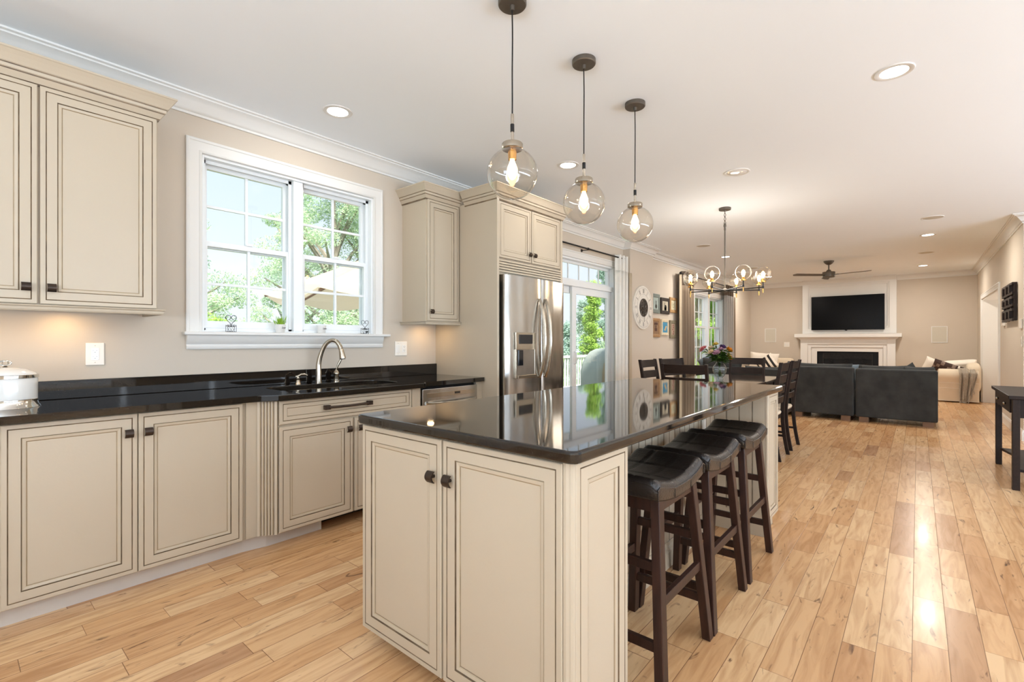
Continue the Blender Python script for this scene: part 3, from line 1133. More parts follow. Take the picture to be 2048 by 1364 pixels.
pts = cat(pts)
b = MB().tube([p[:3] for p in pts], [p[3] * 1.1 for p in pts], 18)
b.cyl((fx, fy, .92), (fx, fy, .926), .026, .026, 20)
fin('spout', b, M['nickel'], f_, smooth=True)
hd_ = [(.174, 1.178, .0175), (.180, 1.15, .020), (.187, 1.11, .0245), (.188, 1.105, .024)]
b = MB().tube([(fx + dx * a, fy + dy * a, z) for a, z, r in hd_], [r for a, z, r in hd_], 16)
fin('spray_head', b, M['nickel'], f_, smooth=True)
b = MB().cyl((fx + dx * .1885, fy + dy * .1885, 1.104), (fx + dx * .189, fy + dy * .189, 1.100), .021, .019, 16)
fin('nozzle', b, M['dark'], f_)
lv_ = thing('faucet_lever', (2.0, 3.515, .92), 'separate brushed nickel single-lever valve right of the arched faucet', 'faucet handle')
b = MB().lathe([(.0, .92), (.026, .92), (.026, .926), (.021, .930), (.020, .975), (.0225, .979), (.023, .985), (.019, .995), (.012, 1.006), (.008, 1.012), (0, 1.014)], (2.0, 3.515, 0), 20)
fin('valve_body', b, M['nickel'], lv_, smooth=True)
b = MB().tube([(2.0, 3.515, 1.008), (2.006, 3.508, 1.04), (2.02, 3.50, 1.075), (2.028, 3.496, 1.093)], [.0065, .0075, .010, .0085], 10)
b.blob((2.030, 3.495, 1.098), .0095, .0095, .0095, 10, 8)
fin('lever', b, M['nickel'], lv_, smooth=True)
sd = thing('soap_dispenser', (1.68, 3.49, .92), 'small brushed nickel soap dispenser left of the arched faucet', 'soap dispenser')
b = MB().lathe([(0, .92), (.022, .92), (.021, .925), (.014, .945), (.012, .952), (.014, .956), (.014, .968), (.008, .975), (0, .976)], (1.68, 3.49, 0), 18)
fin('base', b, M['nickel'], sd, smooth=True)
b = MB().tube([(1.668, 3.497, .976), (1.68, 3.49, .978), (1.70, 3.478, .993), (1.722, 3.466, .994), (1.736, 3.458, .984)], [.008, .009, .0075, .0065, .006], 10)
fin('pump', b, M['nickel'], sd, smooth=True)

# canister on the worktop
cn = thing('biscuit_canister', (.19, 3.30, .92), 'white lidded canister with silver bands on the black worktop at the picture edge', 'canister')
cc = (.185, 3.33, 0)
fin('body', MB().lathe([(0, .95), (.112, .95), (.113, 1.052), (.112, 1.06), (0, 1.06)], cc, 40), M['white'], cn, smooth=True)
fin('silver_base', MB().lathe([(0, .9205), (.123, .9205), (.122, .924), (.115, .934), (.114, .958), (.112, .96), (0, .96)], cc, 40), M['chrome'], cn, smooth=True)
ld = fin('lid', MB().lathe([(.112, 1.074), (.106, 1.084), (.08, 1.10), (.045, 1.110), (.0, 1.113)], cc, 40), M['white'], cn, smooth=True)
fin('silver_rim', MB().lathe([(.111, 1.060), (.1165, 1.061), (.1165, 1.075), (.111, 1.077)], cc, 40), M['chrome'], ld, smooth=True)
b = MB()
b.cyl((cc[0], cc[1], 1.112), (cc[0], cc[1], 1.117), .012, .008, 12)
b.tube([(cc[0] + .020 * math.sin(a), cc[1], 1.132 - .012 * math.cos(a)) for a in [i * math.pi / 9 for i in range(18)]], .0028, 8, closed=True)
b.tube([(cc[0] + .010 * math.sin(a), cc[1] + .006 * math.cos(a), 1.130 - .012 * math.cos(a)) for a in [i * math.pi / 8 for i in range(16)]], .0025, 8, closed=True)
fin('knob', b, M['chrome'], ld, smooth=True)

# upper cabinets
CROWN = [(0, 2.476), (.004, 2.476), (.005, 2.482), (.008, 2.486), (.015, 2.498), (.024, 2.512), (.026, 2.517), (.031, 2.520), (.033, 2.534), (.035, 2.539), (.040, 2.542), (.046, 2.553), (.058, 2.573), (.070, 2.590), (.075, 2.594), (.075, 2.602), (0, 2.602)]
CM = [1, 1, 1, 0, 0, 1, 0, 0, 1, 0, 0, 0, 0, 0, 0, 0, 0]
RAIL = [(0, 1.385), (.016, 1.385), (.020, 1.392), (.022, 1.404), (.028, 1.408), (.030, 1.414), (0, 1.416)]
t = thing('wall_cabinet', (.30, 3.43, 1.385), 'large cream two-door wall cabinet with stepped crown left of the kitchen window', 'cabinet')
fin('carcass', MB().box(-.19, .772, 3.27, YW, 1.405, 2.50), M['cream'], t)
cdoor(t, (-.182, 3.25, 1.418), XA, ZA, .470, 1.06, (.47 - .040, .080))
cdoor(t, (.297, 3.25, 1.418), XA, ZA, .468, 1.06, (.040, .080))
fin('crown_trim', MB().sweep(CROWN, [(-.19, YW), (-.19, 3.268), (.774, 3.268), (.774, YW)], side=1, mis=CM), CR, t)
fin('light_rail', MB().sweep(RAIL, [(-.19, YW), (-.19, 3.264), (.774, 3.264), (.774, YW)], side=1), M['cream'], t)

t = thing('wall_cabinet', (2.9, 3.43, 1.385), 'narrow cream one-door wall cabinet between the kitchen window and the tall panel', 'cabinet')
fin('carcass', MB().box(2.70, 3.092, 3.27, YW, 1.405, 2.50), M['cream'], t)
cdoor(t, (2.712, 3.25, 1.418), XA, ZA, .366, 1.06, (.034, .080))
fin('crown_trim', MB().sweep(CROWN, [(2.698, YW), (2.698, 3.268), (3.094, 3.268)], side=1, mis=CM), CR, t)
fin('light_rail', MB().sweep(RAIL, [(2.698, YW), (2.698, 3.264), (3.094, 3.264)], side=1), M['cream'], t)

# fridge surround
t = thing('fridge_surround', (3.6, 3.2, 0), 'tall cream cabinet panel and over-fridge cupboard framing the steel refrigerator', 'cabinet')
fin('side_panel', MB().box(3.096, 3.125, 2.79, YW, 0, 2.50), M['cream'], t, bevel=.002)
fin('end_panel', MB().box(4.085, 4.115, 2.80, YW, 0, 2.50), M['cream'], t, bevel=.002)
fin('carcass', MB().box(3.125, 4.085, 2.825, YW, 1.955, 2.50), M['cream'], t)
cdoor(t, (3.135, 2.80, 1.978), XA, ZA, .458, .495, (.458 - .032, .075))
cdoor(t, (3.605, 2.80, 1.978), XA, ZA, .470, .495, (.032, .075))
b = MB().box(3.125, 4.09, 2.83, 2.86, 1.835, 1.97)
for i in range(5):
    z = 1.852 + i * .0235
    b.prism([(2.80, z), (2.83, z + .004), (2.83, z + .022), (2.806, z + .018), (2.80, z + .012)], 3.127, 4.088, 'x', 0)
    b.box(3.127, 4.088, 2.815, 2.829, z + .0165, z + .0225, 1)
fin('vent_slats', b, CR, t)
fin('crown_trim', MB().sweep(CROWN, [(3.098, 3.19), (3.098, 2.80), (4.113, 2.80), (4.113, YW)], side=1, mis=CM), CR, t)

# refrigerator
t = thing('refrigerator', (3.61, 3.2, 0), 'stainless steel french-door refrigerator with water dispenser and bowed handles', 'refrigerator')
FXa, FXb, FYf = 3.150, 4.062, 2.742
fin('body', MB().box(FXa + .008, FXb - .004, 2.83, 3.55, .02, 1.80), M['black'], t)
fin('hinge_cover', MB().box(FXa + .01, FXa + .06, 2.79, 2.86, 1.80, 1.83), M['plastic'], t, bevel=.004)


def bowdoor(x0, x1, z0, z1, name, holez=None):
    b = MB()
    n = 14
    pf = []
    for i in range(n + 1):
        u = i / n
        x = x0 + (x1 - x0) * u
        gx = (x - (FXa + FXb) / 2) / ((FXb - FXa) / 2)
        e = min(u, 1 - u)
        edge = .010 * max(0, 1 - e / .04) ** 2
        pf.append((x, FYf - .020 * (1 - gx * gx) + edge))
    pf += [(x1, 2.818), (x0, 2.818)]
    b.prism(pf, z0, z1, 'z')
    return fin(name, b, M['steel'], t, smooth=True, bevel=.003)


SP = 3.655
dl = bowdoor(FXa, SP - .003, .70, 1.826, 'door_left')
dr_ = bowdoor(SP + .003, FXb, .70, 1.826, 'door_right')
fz = bowdoor(FXa, FXb, .06, .69, 'freezer_drawer')
for nm, par, hx in (('handle', dl, SP - .045), ('handle', dr_, SP + .045)):
    pts = []
    for i in range(15):
        u = i / 14
        z = .905 + (1.63 - .905) * u
        pts.append((hx, FYf - .030 - .062 * math.sin(math.pi * u) ** .8, z))
    pts = [(hx, FYf + .0, .915)] + pts + [(hx, FYf + .0, 1.62)]
    fin(nm, MB().tube(pts, .0125, 12, flat=1.25), M['nickel'], par, smooth=True)
fin('handle', MB().tube([(3.25, FYf, .60), (3.25, FYf - .06, .60), (3.61, FYf - .09, .60), (3.97, FYf - .06, .60), (3.97, FYf, .60)], .0125, 10), M['nickel'], fz, smooth=True)
b = MB()
yb = FYf - .021
b.box(3.262, 3.55, yb - .006, yb + .01, 1.165, 1.318)
b.box(3.262, 3.278, yb - .006, yb + .02, .905, 1.165).box(3.534, 3.55, yb - .006, yb + .02, .905, 1.165).box(3.278, 3.534, yb - .022, yb + .02, .905, .935)
ds = fin('water_dispenser', b, M['nickel'], dl, bevel=.003)
fin('dispenser_well', MB().box(3.278, 3.534, yb - .002, yb + .002, .935, 1.165), mat('dispenser_well_grey', S(150, 140, 128), .35, .8, noise=.25, nscale=6), dl)
fin('dispenser_display', MB().box(3.305, 3.50, yb - .010, yb - .004, 1.215, 1.298), M['glassblack'], dl, bevel=.003)
b = MB().box(3.29, 3.36, yb - .012, yb + .001, 1.02, 1.16)
fin('paddle', b, M['glassblack'], dl, bevel=.004)
fin('badge', MB().box(3.945, 4.0, FYf - .012, FYf - .003, 1.742, 1.752), M['chrome'], dr_)

# ================================================================== island
IX0, IX1, IY0, IY1, IZ = 1.086, 3.68, .697, 1.76, .938
ic = thing('island_countertop', (2.35, 1.23, .903), 'glossy black granite island countertop reflecting the clock and frames', 'countertop')
r_ = .03
oc = []
for qx, qy, a0 in ((IX1 - r_, IY1 - r_, 0), (IX0 + r_, IY1 - r_, 90), (IX0 + r_, IY0 + r_, 180), (IX1 - r_, IY0 + r_, 270)):
    for i in range(5):
        a = R(a0 + 22.5 * i)
        oc.append((qx + r_ * math.cos(a), qy + r_ * math.sin(a)))
fin('slab', MB().prism(oc, IZ - .036, IZ), M['granite'], ic, bevel=.009, seg=3)

isl = thing('kitchen_island', (2.35, 1.25, 0), 'cream kitchen island with brown glazed doors and beadboard knee space', 'kitchen island')
FX = 1.112
b = MB().box(FX + .02, 3.62, 1.06, 1.745, .075, .901).box(FX + .02, 1.45, .743, 1.06, .075, .901).box(3.36, 3.64, .743, 1.06, .075, .901)
fin('carcass', b, M['cream'], isl)
b = MB().box(FX + .10, 3.60, 1.09, 1.68, 0, .075).box(FX + .10, 1.44, .78, 1.09, 0, .075).box(3.37, 3.63, .755, 1.09, 0, .075)
fin('toe_kick', b, M['cream'], isl)
cdoor(isl, (FX, 1.750, .062), YNEG, ZA, .485, .832, (.485 - .036, .700))
cdoor(isl, (FX, 1.256, .062), YNEG, ZA, .497, .832, (.040, .700))
# rounded corner post
b = MB()
pp = [(FX + .004, .757), (FX + .004, .748), (FX + .010, .738)] + [(FX + .024 - .016 * math.cos(R(a)), .742 - .016 * math.sin(R(a))) for a in (0, 25, 50, 75, 90)] + [(1.142, .727), (1.142, .757)]
b.prism(pp, .062, .900)
fin('corner_post', b, M['cream'], isl)
YI = .723
fin('side_panel', MB().rings((1.131, YI, .062), XA, ZA, .310, .838, loops_door(.060)), CR, isl)
fin('side_panel', MB().rings((3.375, YI, .09), XA, ZA, .268, .81, loops_door(.055)), CR, isl)
fin('end_panel', MB().box(3.355, 3.375, .727, 1.06, .0, .90), M['cream'], isl)
# beadboard: back of the knee space and the inner face of the far block
def bead(p0, U, L, h, nrm, name='beadboard'):
    U, nrm = Vector(U), Vector(nrm)
    n = max(1, round(L / .0775))
    w = L / n
    prof = []
    for i in range(n):
        a = i * w
        prof += [(a, -.004, 1), (a + .004, 0, 2), (a + w - .004, 0, 0)]
    prof += [(L, -.004, 1)]
    vs = []
    for z in (0, h):
        vs += [Vector(p0) + U * a + nrm * q + ZA * z for a, q, m in prof]
    k = len(prof)
    b = MB()
    for i in range(k - 1):
        m = prof[i + 1][2]
        if i and prof[i + 1][2] == 0:
            m = 0
        b.add([vs[i], vs[i + 1], vs[k + i + 1], vs[k + i]], [(0, 1, 2, 3)], 1 if (i % 3 == 0 or prof[i + 1][1] < 0) else 0)
    return fin(name, b, CR, isl, normals=False)


bead((1.45, 1.052, .10), (1, 0, 0), 1.905, .80, (0, -1, 0))
bead((3.352, .735, .10), (0, 1, 0), .315, .80, (-1, 0, 0))
ib = [(0, 0), (.016, 0), (.016, .085), (.011, .095), (.011, .105), (.007, .115), (.004, .135), (0, .135)]
fin('base_moulding', MB().sweep(ib, [(1.45, 1.052), (3.352, 1.052), (3.352, .735)], side=1), M['cream'], isl)
fin('outlet', MB().box(3.10, 3.17, 1.044, 1.050, .62, .735), M['plastic'], isl, bevel=.002)

# ================================================================== bar stools
def make_stool():
    t = thing('bar_stool', (0, 0, 0), 'dark wooden saddle stool', 'bar stool', 'leather saddle stools along the island')
    # seat: saddle raised at both ends (local x is the long way), cushion with seams
    L, Wd = .232, .150
    n, m = 24, 14

    def top(u, v):
        x = (u * 2 - 1)
        y = (v * 2 - 1)
        ex = max(0, abs(x) - .90) / .10
        ey = max(0, abs(y) - .84) / .16
        z = .718 + .042 * (abs(x) ** 2.0) - .016 * (ex ** 2) - .014 * (ey ** 2) + .004 * (1 - y * y)
        if abs(abs(x) - .34) < .03 or abs(abs(y) - .36) < .045:
            z -= .0035
        return (x * L * (1 - .012 * ey), y * Wd * (1 - .012 * ex), z)

    b = MB().grid(top, n * 2, m * 2)
    rim = []
    N1, N2 = n * 2, m * 2
    for i in range(N1 + 1):
        rim.append(i)
    for j in range(1, N2 + 1):
        rim.append(j * (N1 + 1) + N1)
    for i in range(N1 - 1, -1, -1):
        rim.append(N2 * (N1 + 1) + i)
    for j in range(N2 - 1, 0, -1):
        rim.append(j * (N1 + 1))
    base = len(b.v)
    K = len(rim)
    for k_ in (0, 1, 2):
        for r in rim:
            p = b.v[r]
            zb = .652 + .030 * (abs(p.x) / L) ** 2
            f = (1.02, 1.018, .975)[k_]
            zz = (p.z - .012, zb + .008, zb)[k_]
            b.v.append(Vector((p.x * f, p.y * f, zz)))
    for i in range(K):
        j = (i + 1) % K
        b.f.append((rim[i], rim[j], base + j, base + i))
        b.f.append((base + i, base + j, base + K + j, base + K + i))
        b.f.append((base + K + i, base + K + j, base + 2 * K + j, base + 2 * K + i))
        b.m += [0, 0, 0]
    b.f.append(tuple(base + 2 * K + i for i in range(K)))
    b.m.append(0)
    s_ = fin('seat', b, M['leather'], t, smooth=True)
    s_.data.set_sharp_from_angle(angle=R(75))
    b = MB()
    for sy in (-1, 1):      # piping along the long edges and the vertical seams of the band
        b.tube([((u / 12 - 1) * L * 1.02, sy * Wd * 1.02, top(u / 24, 0)[2] - .010) for u in range(0, 25)], .0028, 6)
        for x in (-.34, .34, -.985, .985):
            zt = top((x + 1) / 2, 0)[2] - .011
            zb = .652 + .030 * x * x + .006
            b.tube([(x * L * 1.02, sy * Wd * 1.022, zt), (x * L * 1.02, sy * Wd * 1.022, zb)], .0018, 5)
    for sx in (-1, 1):
        b.tube([(sx * L * 1.02, (u / 6 - 1) * Wd * 1.0, top(0, u / 12)[2] - .010) for u in range(0, 13)], .0028, 6)
    fin('piping', b, M['leather'], s_, smooth=True)
    w = .043

    def corner(sx, sy, z):      # outer corner position of a leg at height z
        q = (.67 - z) / .67
        return (sx * (.186 + .070 * q), sy * (.136 + .048 * q))
    for sx in (-1, 1):
        for sy in (-1, 1):
            def sec(z):
                x, y = corner(sx, sy, z)
                return [(x, y, z), (x - sx * w, y, z), (x - sx * w, y - sy * w * .8, z), (x, y - sy * w * .8, z)]
            fin('leg', MB().hexa(sec(0), sec(.672)), M['espresso'], t, bevel=.003)
    b = MB()
    for sx in (-1, 1):
        x0_, y0_ = corner(sx, 1, .6)
        b.box(x0_ - sx * .03, x0_ - sx * .008, -y0_ + .03, y0_ - .03, .625, .67)
    for sy in (-1, 1):
        x0_, y0_ = corner(1, sy, .63)
        b.box(-x0_ + .03, x0_ - .03, y0_ - sy * .008, y0_ - sy * .03, .625, .668)
    fin('apron', b, M['espresso'], t)
    for sx in (-1, 1):          # two rungs on each end frame
        for z in (.17, .435):
            x, y = corner(sx, 1, z)
            fin('stretcher', MB().bar((x - sx * .022, -y + .02, z), (x - sx * .022, y - .02, z), .020, .034), M['espresso'], t, bevel=.002)
    for sy in (-1, 1):          # one rung on each long side
        z = .315
        x, y = corner(1, sy, z)
        fin('stretcher', MB().bar((-x + .03, y - sy * .018, z), (x - .03, y - sy * .018, z), .020, .036), M['espresso'], t, bevel=.002)
    return t


st0 = make_stool()
g_ = 'leather saddle stools along the island'
SL = ['dark leather saddle stool beside the near end panel of the island', 'dark leather saddle stool standing between the two other saddle stools', 'dark leather saddle stool nearest the dining end of the island']
for i, (x, y, r) in enumerate(((1.817, .835, 0), (2.333, .832, 0), (2.895, .832, 0))):
    if i == 0:
        st = st0
        keep = (x, y, r)
        continue
    dup(st0, (x, y, 0), R(r), SL[i])
st0.location = (keep[0], keep[1], 0)
st0['label'] = SL[0]

# ================================================================== pendants
def can_spot(loc, power, size=.07, name='lamp'):
    d = bpy.data.lights.new(name, 'POINT')
    d.energy = power
    d.color = WARM
    d.shadow_soft_size = size
    return d


def make_pendant():
    t = thing('pendant_light', (0, 0, 0), 'pendant', 'pendant light', 'clear globe pendants over the island')
    # local origin at the ceiling
    fin('canopy', MB().lathe([(0, 0), (.066, 0), (.066, -.022), (.062, -.027), (.012, -.028), (.010, -.05), (0, -.05)], n=40), M['bronze2'], t, smooth=True)
    pts = []
    for i in range(12):
        u = i / 11
        pts.append((.0015 * math.sin(u * 9), .0012 * math.cos(u * 7), -.045 - u * (.545 - .045)))
    fin('cord', MB().tube(pts, .0033, 8), M['black'], t, smooth=True)
    b = MB().lathe([(0, -.53), (.0075, -.53), (.0075, -.60), (.0065, -.61), (.0085, -.668), (0, -.668)], n=14)
    fin('stem', b, M['nickel'], t, smooth=True)
    fin('grip', MB().cyl((0, 0, -.577), (0, 0, -.612), .0095, .0095, 14), M['black'], t, smooth=True)
    fin('cap', MB().lathe([(0, -.664), (.046, -.666), (.049, -.670), (.049, -.692), (.046, -.695), (.0, -.694)], n=36), M['nickel'], t, smooth=True)
    gl = MB()
    prof = []
    a0 = math.asin(.044 / .118)
    for i in range(25):
        a = a0 + (math.pi - a0) * i / 24
        prof.append((.118 * math.sin(a), -.806 + .118 * math.cos(a)))
    fin('globe', gl.lathe(prof, n=48), M['globe'], t, smooth=True)
    fin('socket', MB().cyl((0, 0, -.692), (0, 0, -.742), .021, .019, 20), M['brass'], t, smooth=True)
    fin('bulb', MB().lathe([(0, -.742), (.010, -.744), (.014, -.757), (.0235, -.782), (.0245, -.795), (.018, -.818), (.008, -.832), (0, -.835)], n=20), M['bulb'], t, smooth=True)
    return t


pd = make_pendant()
PL = ['clear globe pendant hanging closest to the wall cabinet corner, largest of three', 'clear globe pendant hanging between the two other island pendants', 'clear globe pendant over the dining end of the island, smallest looking']
for i, x in enumerate((1.70, 2.325, 2.965)):
    if i:
        dup(pd, (x, 1.437, CZ), 0, PL[i])
    lamp('pendant_glow', 'POINT', (x, 1.437, CZ - .79), (0, 0, 0), PENDANT_W, WARM, shadow_soft_size=.03)
pd.location = (1.70, 1.437, CZ)
pd['label'] = PL[0]

# ================================================================== ceiling fittings
def make_can():
    t = thing('recessed_light', (0, 0, 0), 'recessed light', 'ceiling light', 'lit recessed ceiling lights')
    fin('trim_ring', MB().lathe([(.066, -.002), (.072, -.006), (.094, -.005), (.098, 0), (.098, 0)], n=40), M['trim'], t, smooth=True)
    fin('lens', MB().cyl((0, 0, -.0015), (0, 0, -.0035), .068, .068, 32), M['candisc'], t)
    return t


cans = [((1.746, 3.05), 'lit recessed ceiling light above the kitchen window crown'),
        ((3.611, 2.398), 'lit recessed ceiling light between the near two pendant cords near the fridge'),
        ((3.597, .107), 'large bright recessed ceiling light alone over the open plank floor'),
        ((9.416, 2.744), 'lit recessed ceiling light seen behind the chandelier rod'),
        ((12.998, 2.789), 'lit recessed ceiling light just beyond the chandelier globes'),
        ((9.418, -.113), 'lit recessed ceiling light between the two round speakers over the sofa'),
        ((13.156, -.08), 'lit recessed ceiling light next to the fireplace wall crown')]
can0 = make_can()
for i, ((x, y), lab) in enumerate(cans):
    if i:
        dup(can0, (x, y, CZ), 0, lab)
    lamp('recessed_glow', 'AREA', (x, y, CZ - .012), (0, 0, 0), CAN_W * (7 if x > 8 else 1), WARM, shape='DISK', size=.13)
can0.location = (cans[0][0][0], cans[0][0][1], CZ)
can0['label'] = cans[0][1]


def make_spk(r=.11):
    t = thing('ceiling_speaker', (0, 0, 0), 'speaker', 'ceiling speaker', 'round ceiling speakers')
    fin('trim_ring', MB().lathe([(r - .014, -.003), (r - .008, -.007), (r - .002, -.005), (r, 0)], n=40), M['trim'], t, smooth=True)
    fin('grille', MB().lathe([(0, -.008), (r * .5, -.007), (r - .013, -.003)], n=40), M['grille'], t, smooth=True)
    return t


sk0 = make_spk(.115)
spots = [((8.10, 2.707), 'round white ceiling speaker before the curtained dining window'),
         ((8.146, -.142), 'largest looking round ceiling speaker over the dark sofa side'),
         ((11.27, -.109), 'small looking round ceiling speaker between the two lit recessed lights'),
         ((11.23, 2.72), 'round ceiling speaker partly hidden by the chandelier globes')]
for i, ((x, y), lab) in enumerate(spots):
    if i:
        dup(sk0, (x, y, CZ), 0, lab)
sk0.location = (spots[0][0][0], spots[0][0][1], CZ)
sk0['label'] = spots[0][1]
t = thing('ceiling_sensor', (4.78, 1.291, CZ), 'unlit round domed ceiling fitting between the pendants and the chandelier', 'ceiling fitting')
fin('trim_ring', MB().lathe([(.088, -.004), (.094, -.008), (.106, -.006), (.11, 0)], c=(4.78, 1.291, CZ), n=40), M['trim'], t, smooth=True)
fin('lens', MB().lathe([(0, -.020), (.04, -.018), (.07, -.012), (.089, -.004)], c=(4.78, 1.291, CZ), n=40), M['white'], t, smooth=True)

# warm puck lights under the wall cabinets
for x, y in ((.02, 3.46), (.42, 3.46), (2.90, 3.44)):
    lamp('under_cabinet_glow', 'AREA', (x, y, 1.398), (0, 0, 0), .6, S(255, 214, 160)[:3], shape='DISK', size=.06)

# ================================================================== chandelier
CHX, CHY = 5.98, 1.75
t = thing('chandelier', (CHX, CHY, CZ), 'eight-globe chandelier with dark arms and brass cups above the dining table', 'chandelier')
c3 = (CHX, CHY, 0)
fin('canopy', MB().lathe([(0, CZ - .045), (.012, CZ - .04), (.014, CZ - .028), (.066, CZ - .024), (.068, CZ - .004), (.066, CZ), (0, CZ)], c3, 36), M['bronze2'], t, smooth=True)
b = MB()
for i in range(6):
    z = CZ - .058 - i * .024
    ring = []
    for k in range(14):
        a = 2 * math.pi * k / 14
        p = Vector((.011 * math.cos(a), 0, .016 * math.sin(a)))
        if i % 2:
            p = Vector((0, p.x, p.z))
        ring.append(p + Vector((CHX, CHY, z)))
    b.tube(ring, .0025, 6, closed=True)
fin('chain', b, M['bronze2'], t, smooth=True)
b = MB().cyl((CHX, CHY, 2.63), (CHX, CHY, 1.86), .0075, .0075, 14)
b.lathe([(0, 2.645), (.008, 2.64), (.015, 2.62), (.015, 2.60), (.009, 2.59), (.0115, 2.57), (.008, 2.55)], c3, 18)
b.lathe([(.0, 1.87), (.014, 1.868), (.026, 1.855), (.028, 1.835), (.018, 1.82), (0, 1.818)], c3, 24)
fin('rod', b, M['bronze2'], t, smooth=True)
AR = .415
cam_az = math.atan2(CHY, CHX)
for i in range(8):
    a = cam_az + R(22.5 + 45 * i + 4)
    px, py = CHX + AR * math.cos(a), CHY + AR * math.sin(a)
    q = lambda r: (CHX + r * math.cos(a), CHY + r * math.sin(a))
    b = MB().tube([(*q(.02), 1.842), (*q(.25), 1.846), (*q(AR + .008), 1.850)], [.0075, .0065, .006], 8)
    b.cyl((px, py, 1.835), (px, py, 1.905), .0065, .0065, 10).cyl((px, py, 1.835), (px, py, 1.862), .010, .010, 12)
    arm = fin('arm', b, M['black'], t, smooth=True)
    fin('finial', MB().cyl((px, py, 1.785), (px, py, 1.838), .0045, .0075, 10), M['brass'], arm, smooth=True)
    b = MB().lathe([(0, 1.905), (.030, 1.906), (.031, 1.918), (.026, 1.922), (.013, 1.924), (.012, 1.950), (0, 1.951)], (px, py, 0), 20)
    fin('brass_cup', b, M['brass'], arm, smooth=True)
    prof = [(.083 * math.sin(x), 2.0 - .083 * math.cos(x)) for x in [.32 + (math.pi - .32) * k / 18 for k in range(19)]]
    fin('globe', MB().lathe(prof, (px, py, 0), 28), M['globe'], arm, smooth=True)
    fin('bulb', MB().lathe([(0, 1.95), (.010, 1.952), (.018, 1.975), (.021, 1.995), (.014, 2.018), (0, 2.03)], (px, py, 0), 14), M['bulb'], arm, smooth=True)
lamp('chandelier_glow', 'POINT', (CHX, CHY, 2.0), (0, 0, 0), 14, WARM, shadow_soft_size=.25)

# ================================================================== ceiling fan
FNX, FNY = 11.23, 1.34
t = thing('ceiling_fan', (FNX, FNY, CZ), 'three-blade pewter ceiling fan over the living area', 'ceiling fan')
c3 = (FNX, FNY, 0)
fin('canopy', MB().lathe([(0, CZ - .078), (.03, CZ - .075), (.062, CZ - .052), (.085, CZ - .02), (.090, CZ), (0, CZ)], c3, 28), M['bronze2'], t, smooth=True)
fin('downrod', MB().cyl((FNX, FNY, CZ - .07), (FNX, FNY, 2.63), .012, .012, 14), M['bronze2'], t, smooth=True)
fin('motor', MB().lathe([(0, 2.655), (.03, 2.645), (.05, 2.61), (.105, 2.605), (.108, 2.60), (.108, 2.51), (.10, 2.50), (.0, 2.498)], c3, 32), M['bronze2'], t, smooth=True)
vr = math.radians(40.245 - 90)
for ang in (-57.5, 182.5, 62.5):
    a = vr + R(ang)
    ca, sa = math.cos(a), math.sin(a)
    b = MB()
    vs = []
    nseg = 14
    for side in (0, 1):
        for i in range(nseg + 1):
            u = i / nseg
            r = .09 + u * .63
            wl = .050 + .012 * u
            if u > .93:
                wl *= math.sqrt(max(.02, 1 - ((u - .93) / .07) ** 2))
            tw = R(11)
            for s_ in (-1, 1):
                dx, dz = s_ * wl, s_ * wl * math.sin(tw)
                vs.append((FNX + ca * r - sa * dx, FNY + sa * r + ca * dx, 2.545 + dz + (.004 if side else -.004)))
    m = 2 * (nseg + 1)
    fs = []
    for i in range(nseg):
        q = 2 * i
        fs += [(q, q + 1, q + 3, q + 2), (m + q, m + q + 2, m + q + 3, m + q + 1), (q, q + 2, m + q + 2, m + q), (q + 1, m + q + 1, m + q + 3, q + 3)]
    fs += [(0, m, m + 1, 1), (2 * nseg, 2 * nseg + 1, m + 2 * nseg + 1, m + 2 * nseg)]
    b.add(vs, fs)
    b.bar((FNX + ca * .06, FNY + sa * .06, 2.545), (FNX + ca * .18, FNY + sa * .18, 2.545), .05, .012)
    fin('blade', b, M['bronze2'], t)

# ================================================================== dining set
TX0, TX1, TY0, TY1, TZ = 4.98, 6.86, 1.30, 2.22, .79
t = thing('dining_table', ((TX0 + TX1) / 2, (TY0 + TY1) / 2, 0), 'dark polished dining table under the chandelier beyond the island', 'table')
pl = [(TX0 + .05, TY0 + .02), (5.9, TY0 - .01), (TX1 - .05, TY0 + .02), (TX1 - .01, TY0 + .07), (TX1 + .01, 1.76), (TX1 - .01, TY1 - .07), (TX1 - .05, TY1 - .02), (5.9, TY1 + .01), (TX0 + .05, TY1 - .02), (TX0 + .01, TY1 - .07), (TX0 - .01, 1.76), (TX0 + .01, TY0 + .07)]
fin('tabletop', MB().prism(pl, TZ - .032, TZ), M['tabletop'], t, bevel=.006)
b = MB().box(TX0 + .09, TX1 - .09, TY0 + .09, TY0 + .11, .68, TZ - .033).box(TX0 + .09, TX1 - .09, TY1 - .11, TY1 - .09, .68, TZ - .033).box(TX0 + .09, TX0 + .11, TY0 + .09, TY1 - .09, .68, TZ - .033).box(TX1 - .11, TX1 - .09, TY0 + .09, TY1 - .09, .68, TZ - .033)
fin('apron', b, M['blackwood'], t)
for x in (TX0 + .075, TX1 - .145):
    for y in (TY0 + .075, TY1 - .145):
        fin('leg', MB().hexa([(x + .012, y + .012, 0), (x + .058, y + .012, 0), (x + .058, y + .058, 0), (x + .012, y + .058, 0)], [(x, y, TZ - .034), (x + .07, y, TZ - .034), (x + .07, y + .07, TZ - .034), (x, y + .07, TZ - .034)]), M['blackwood'], t, bevel=.003)


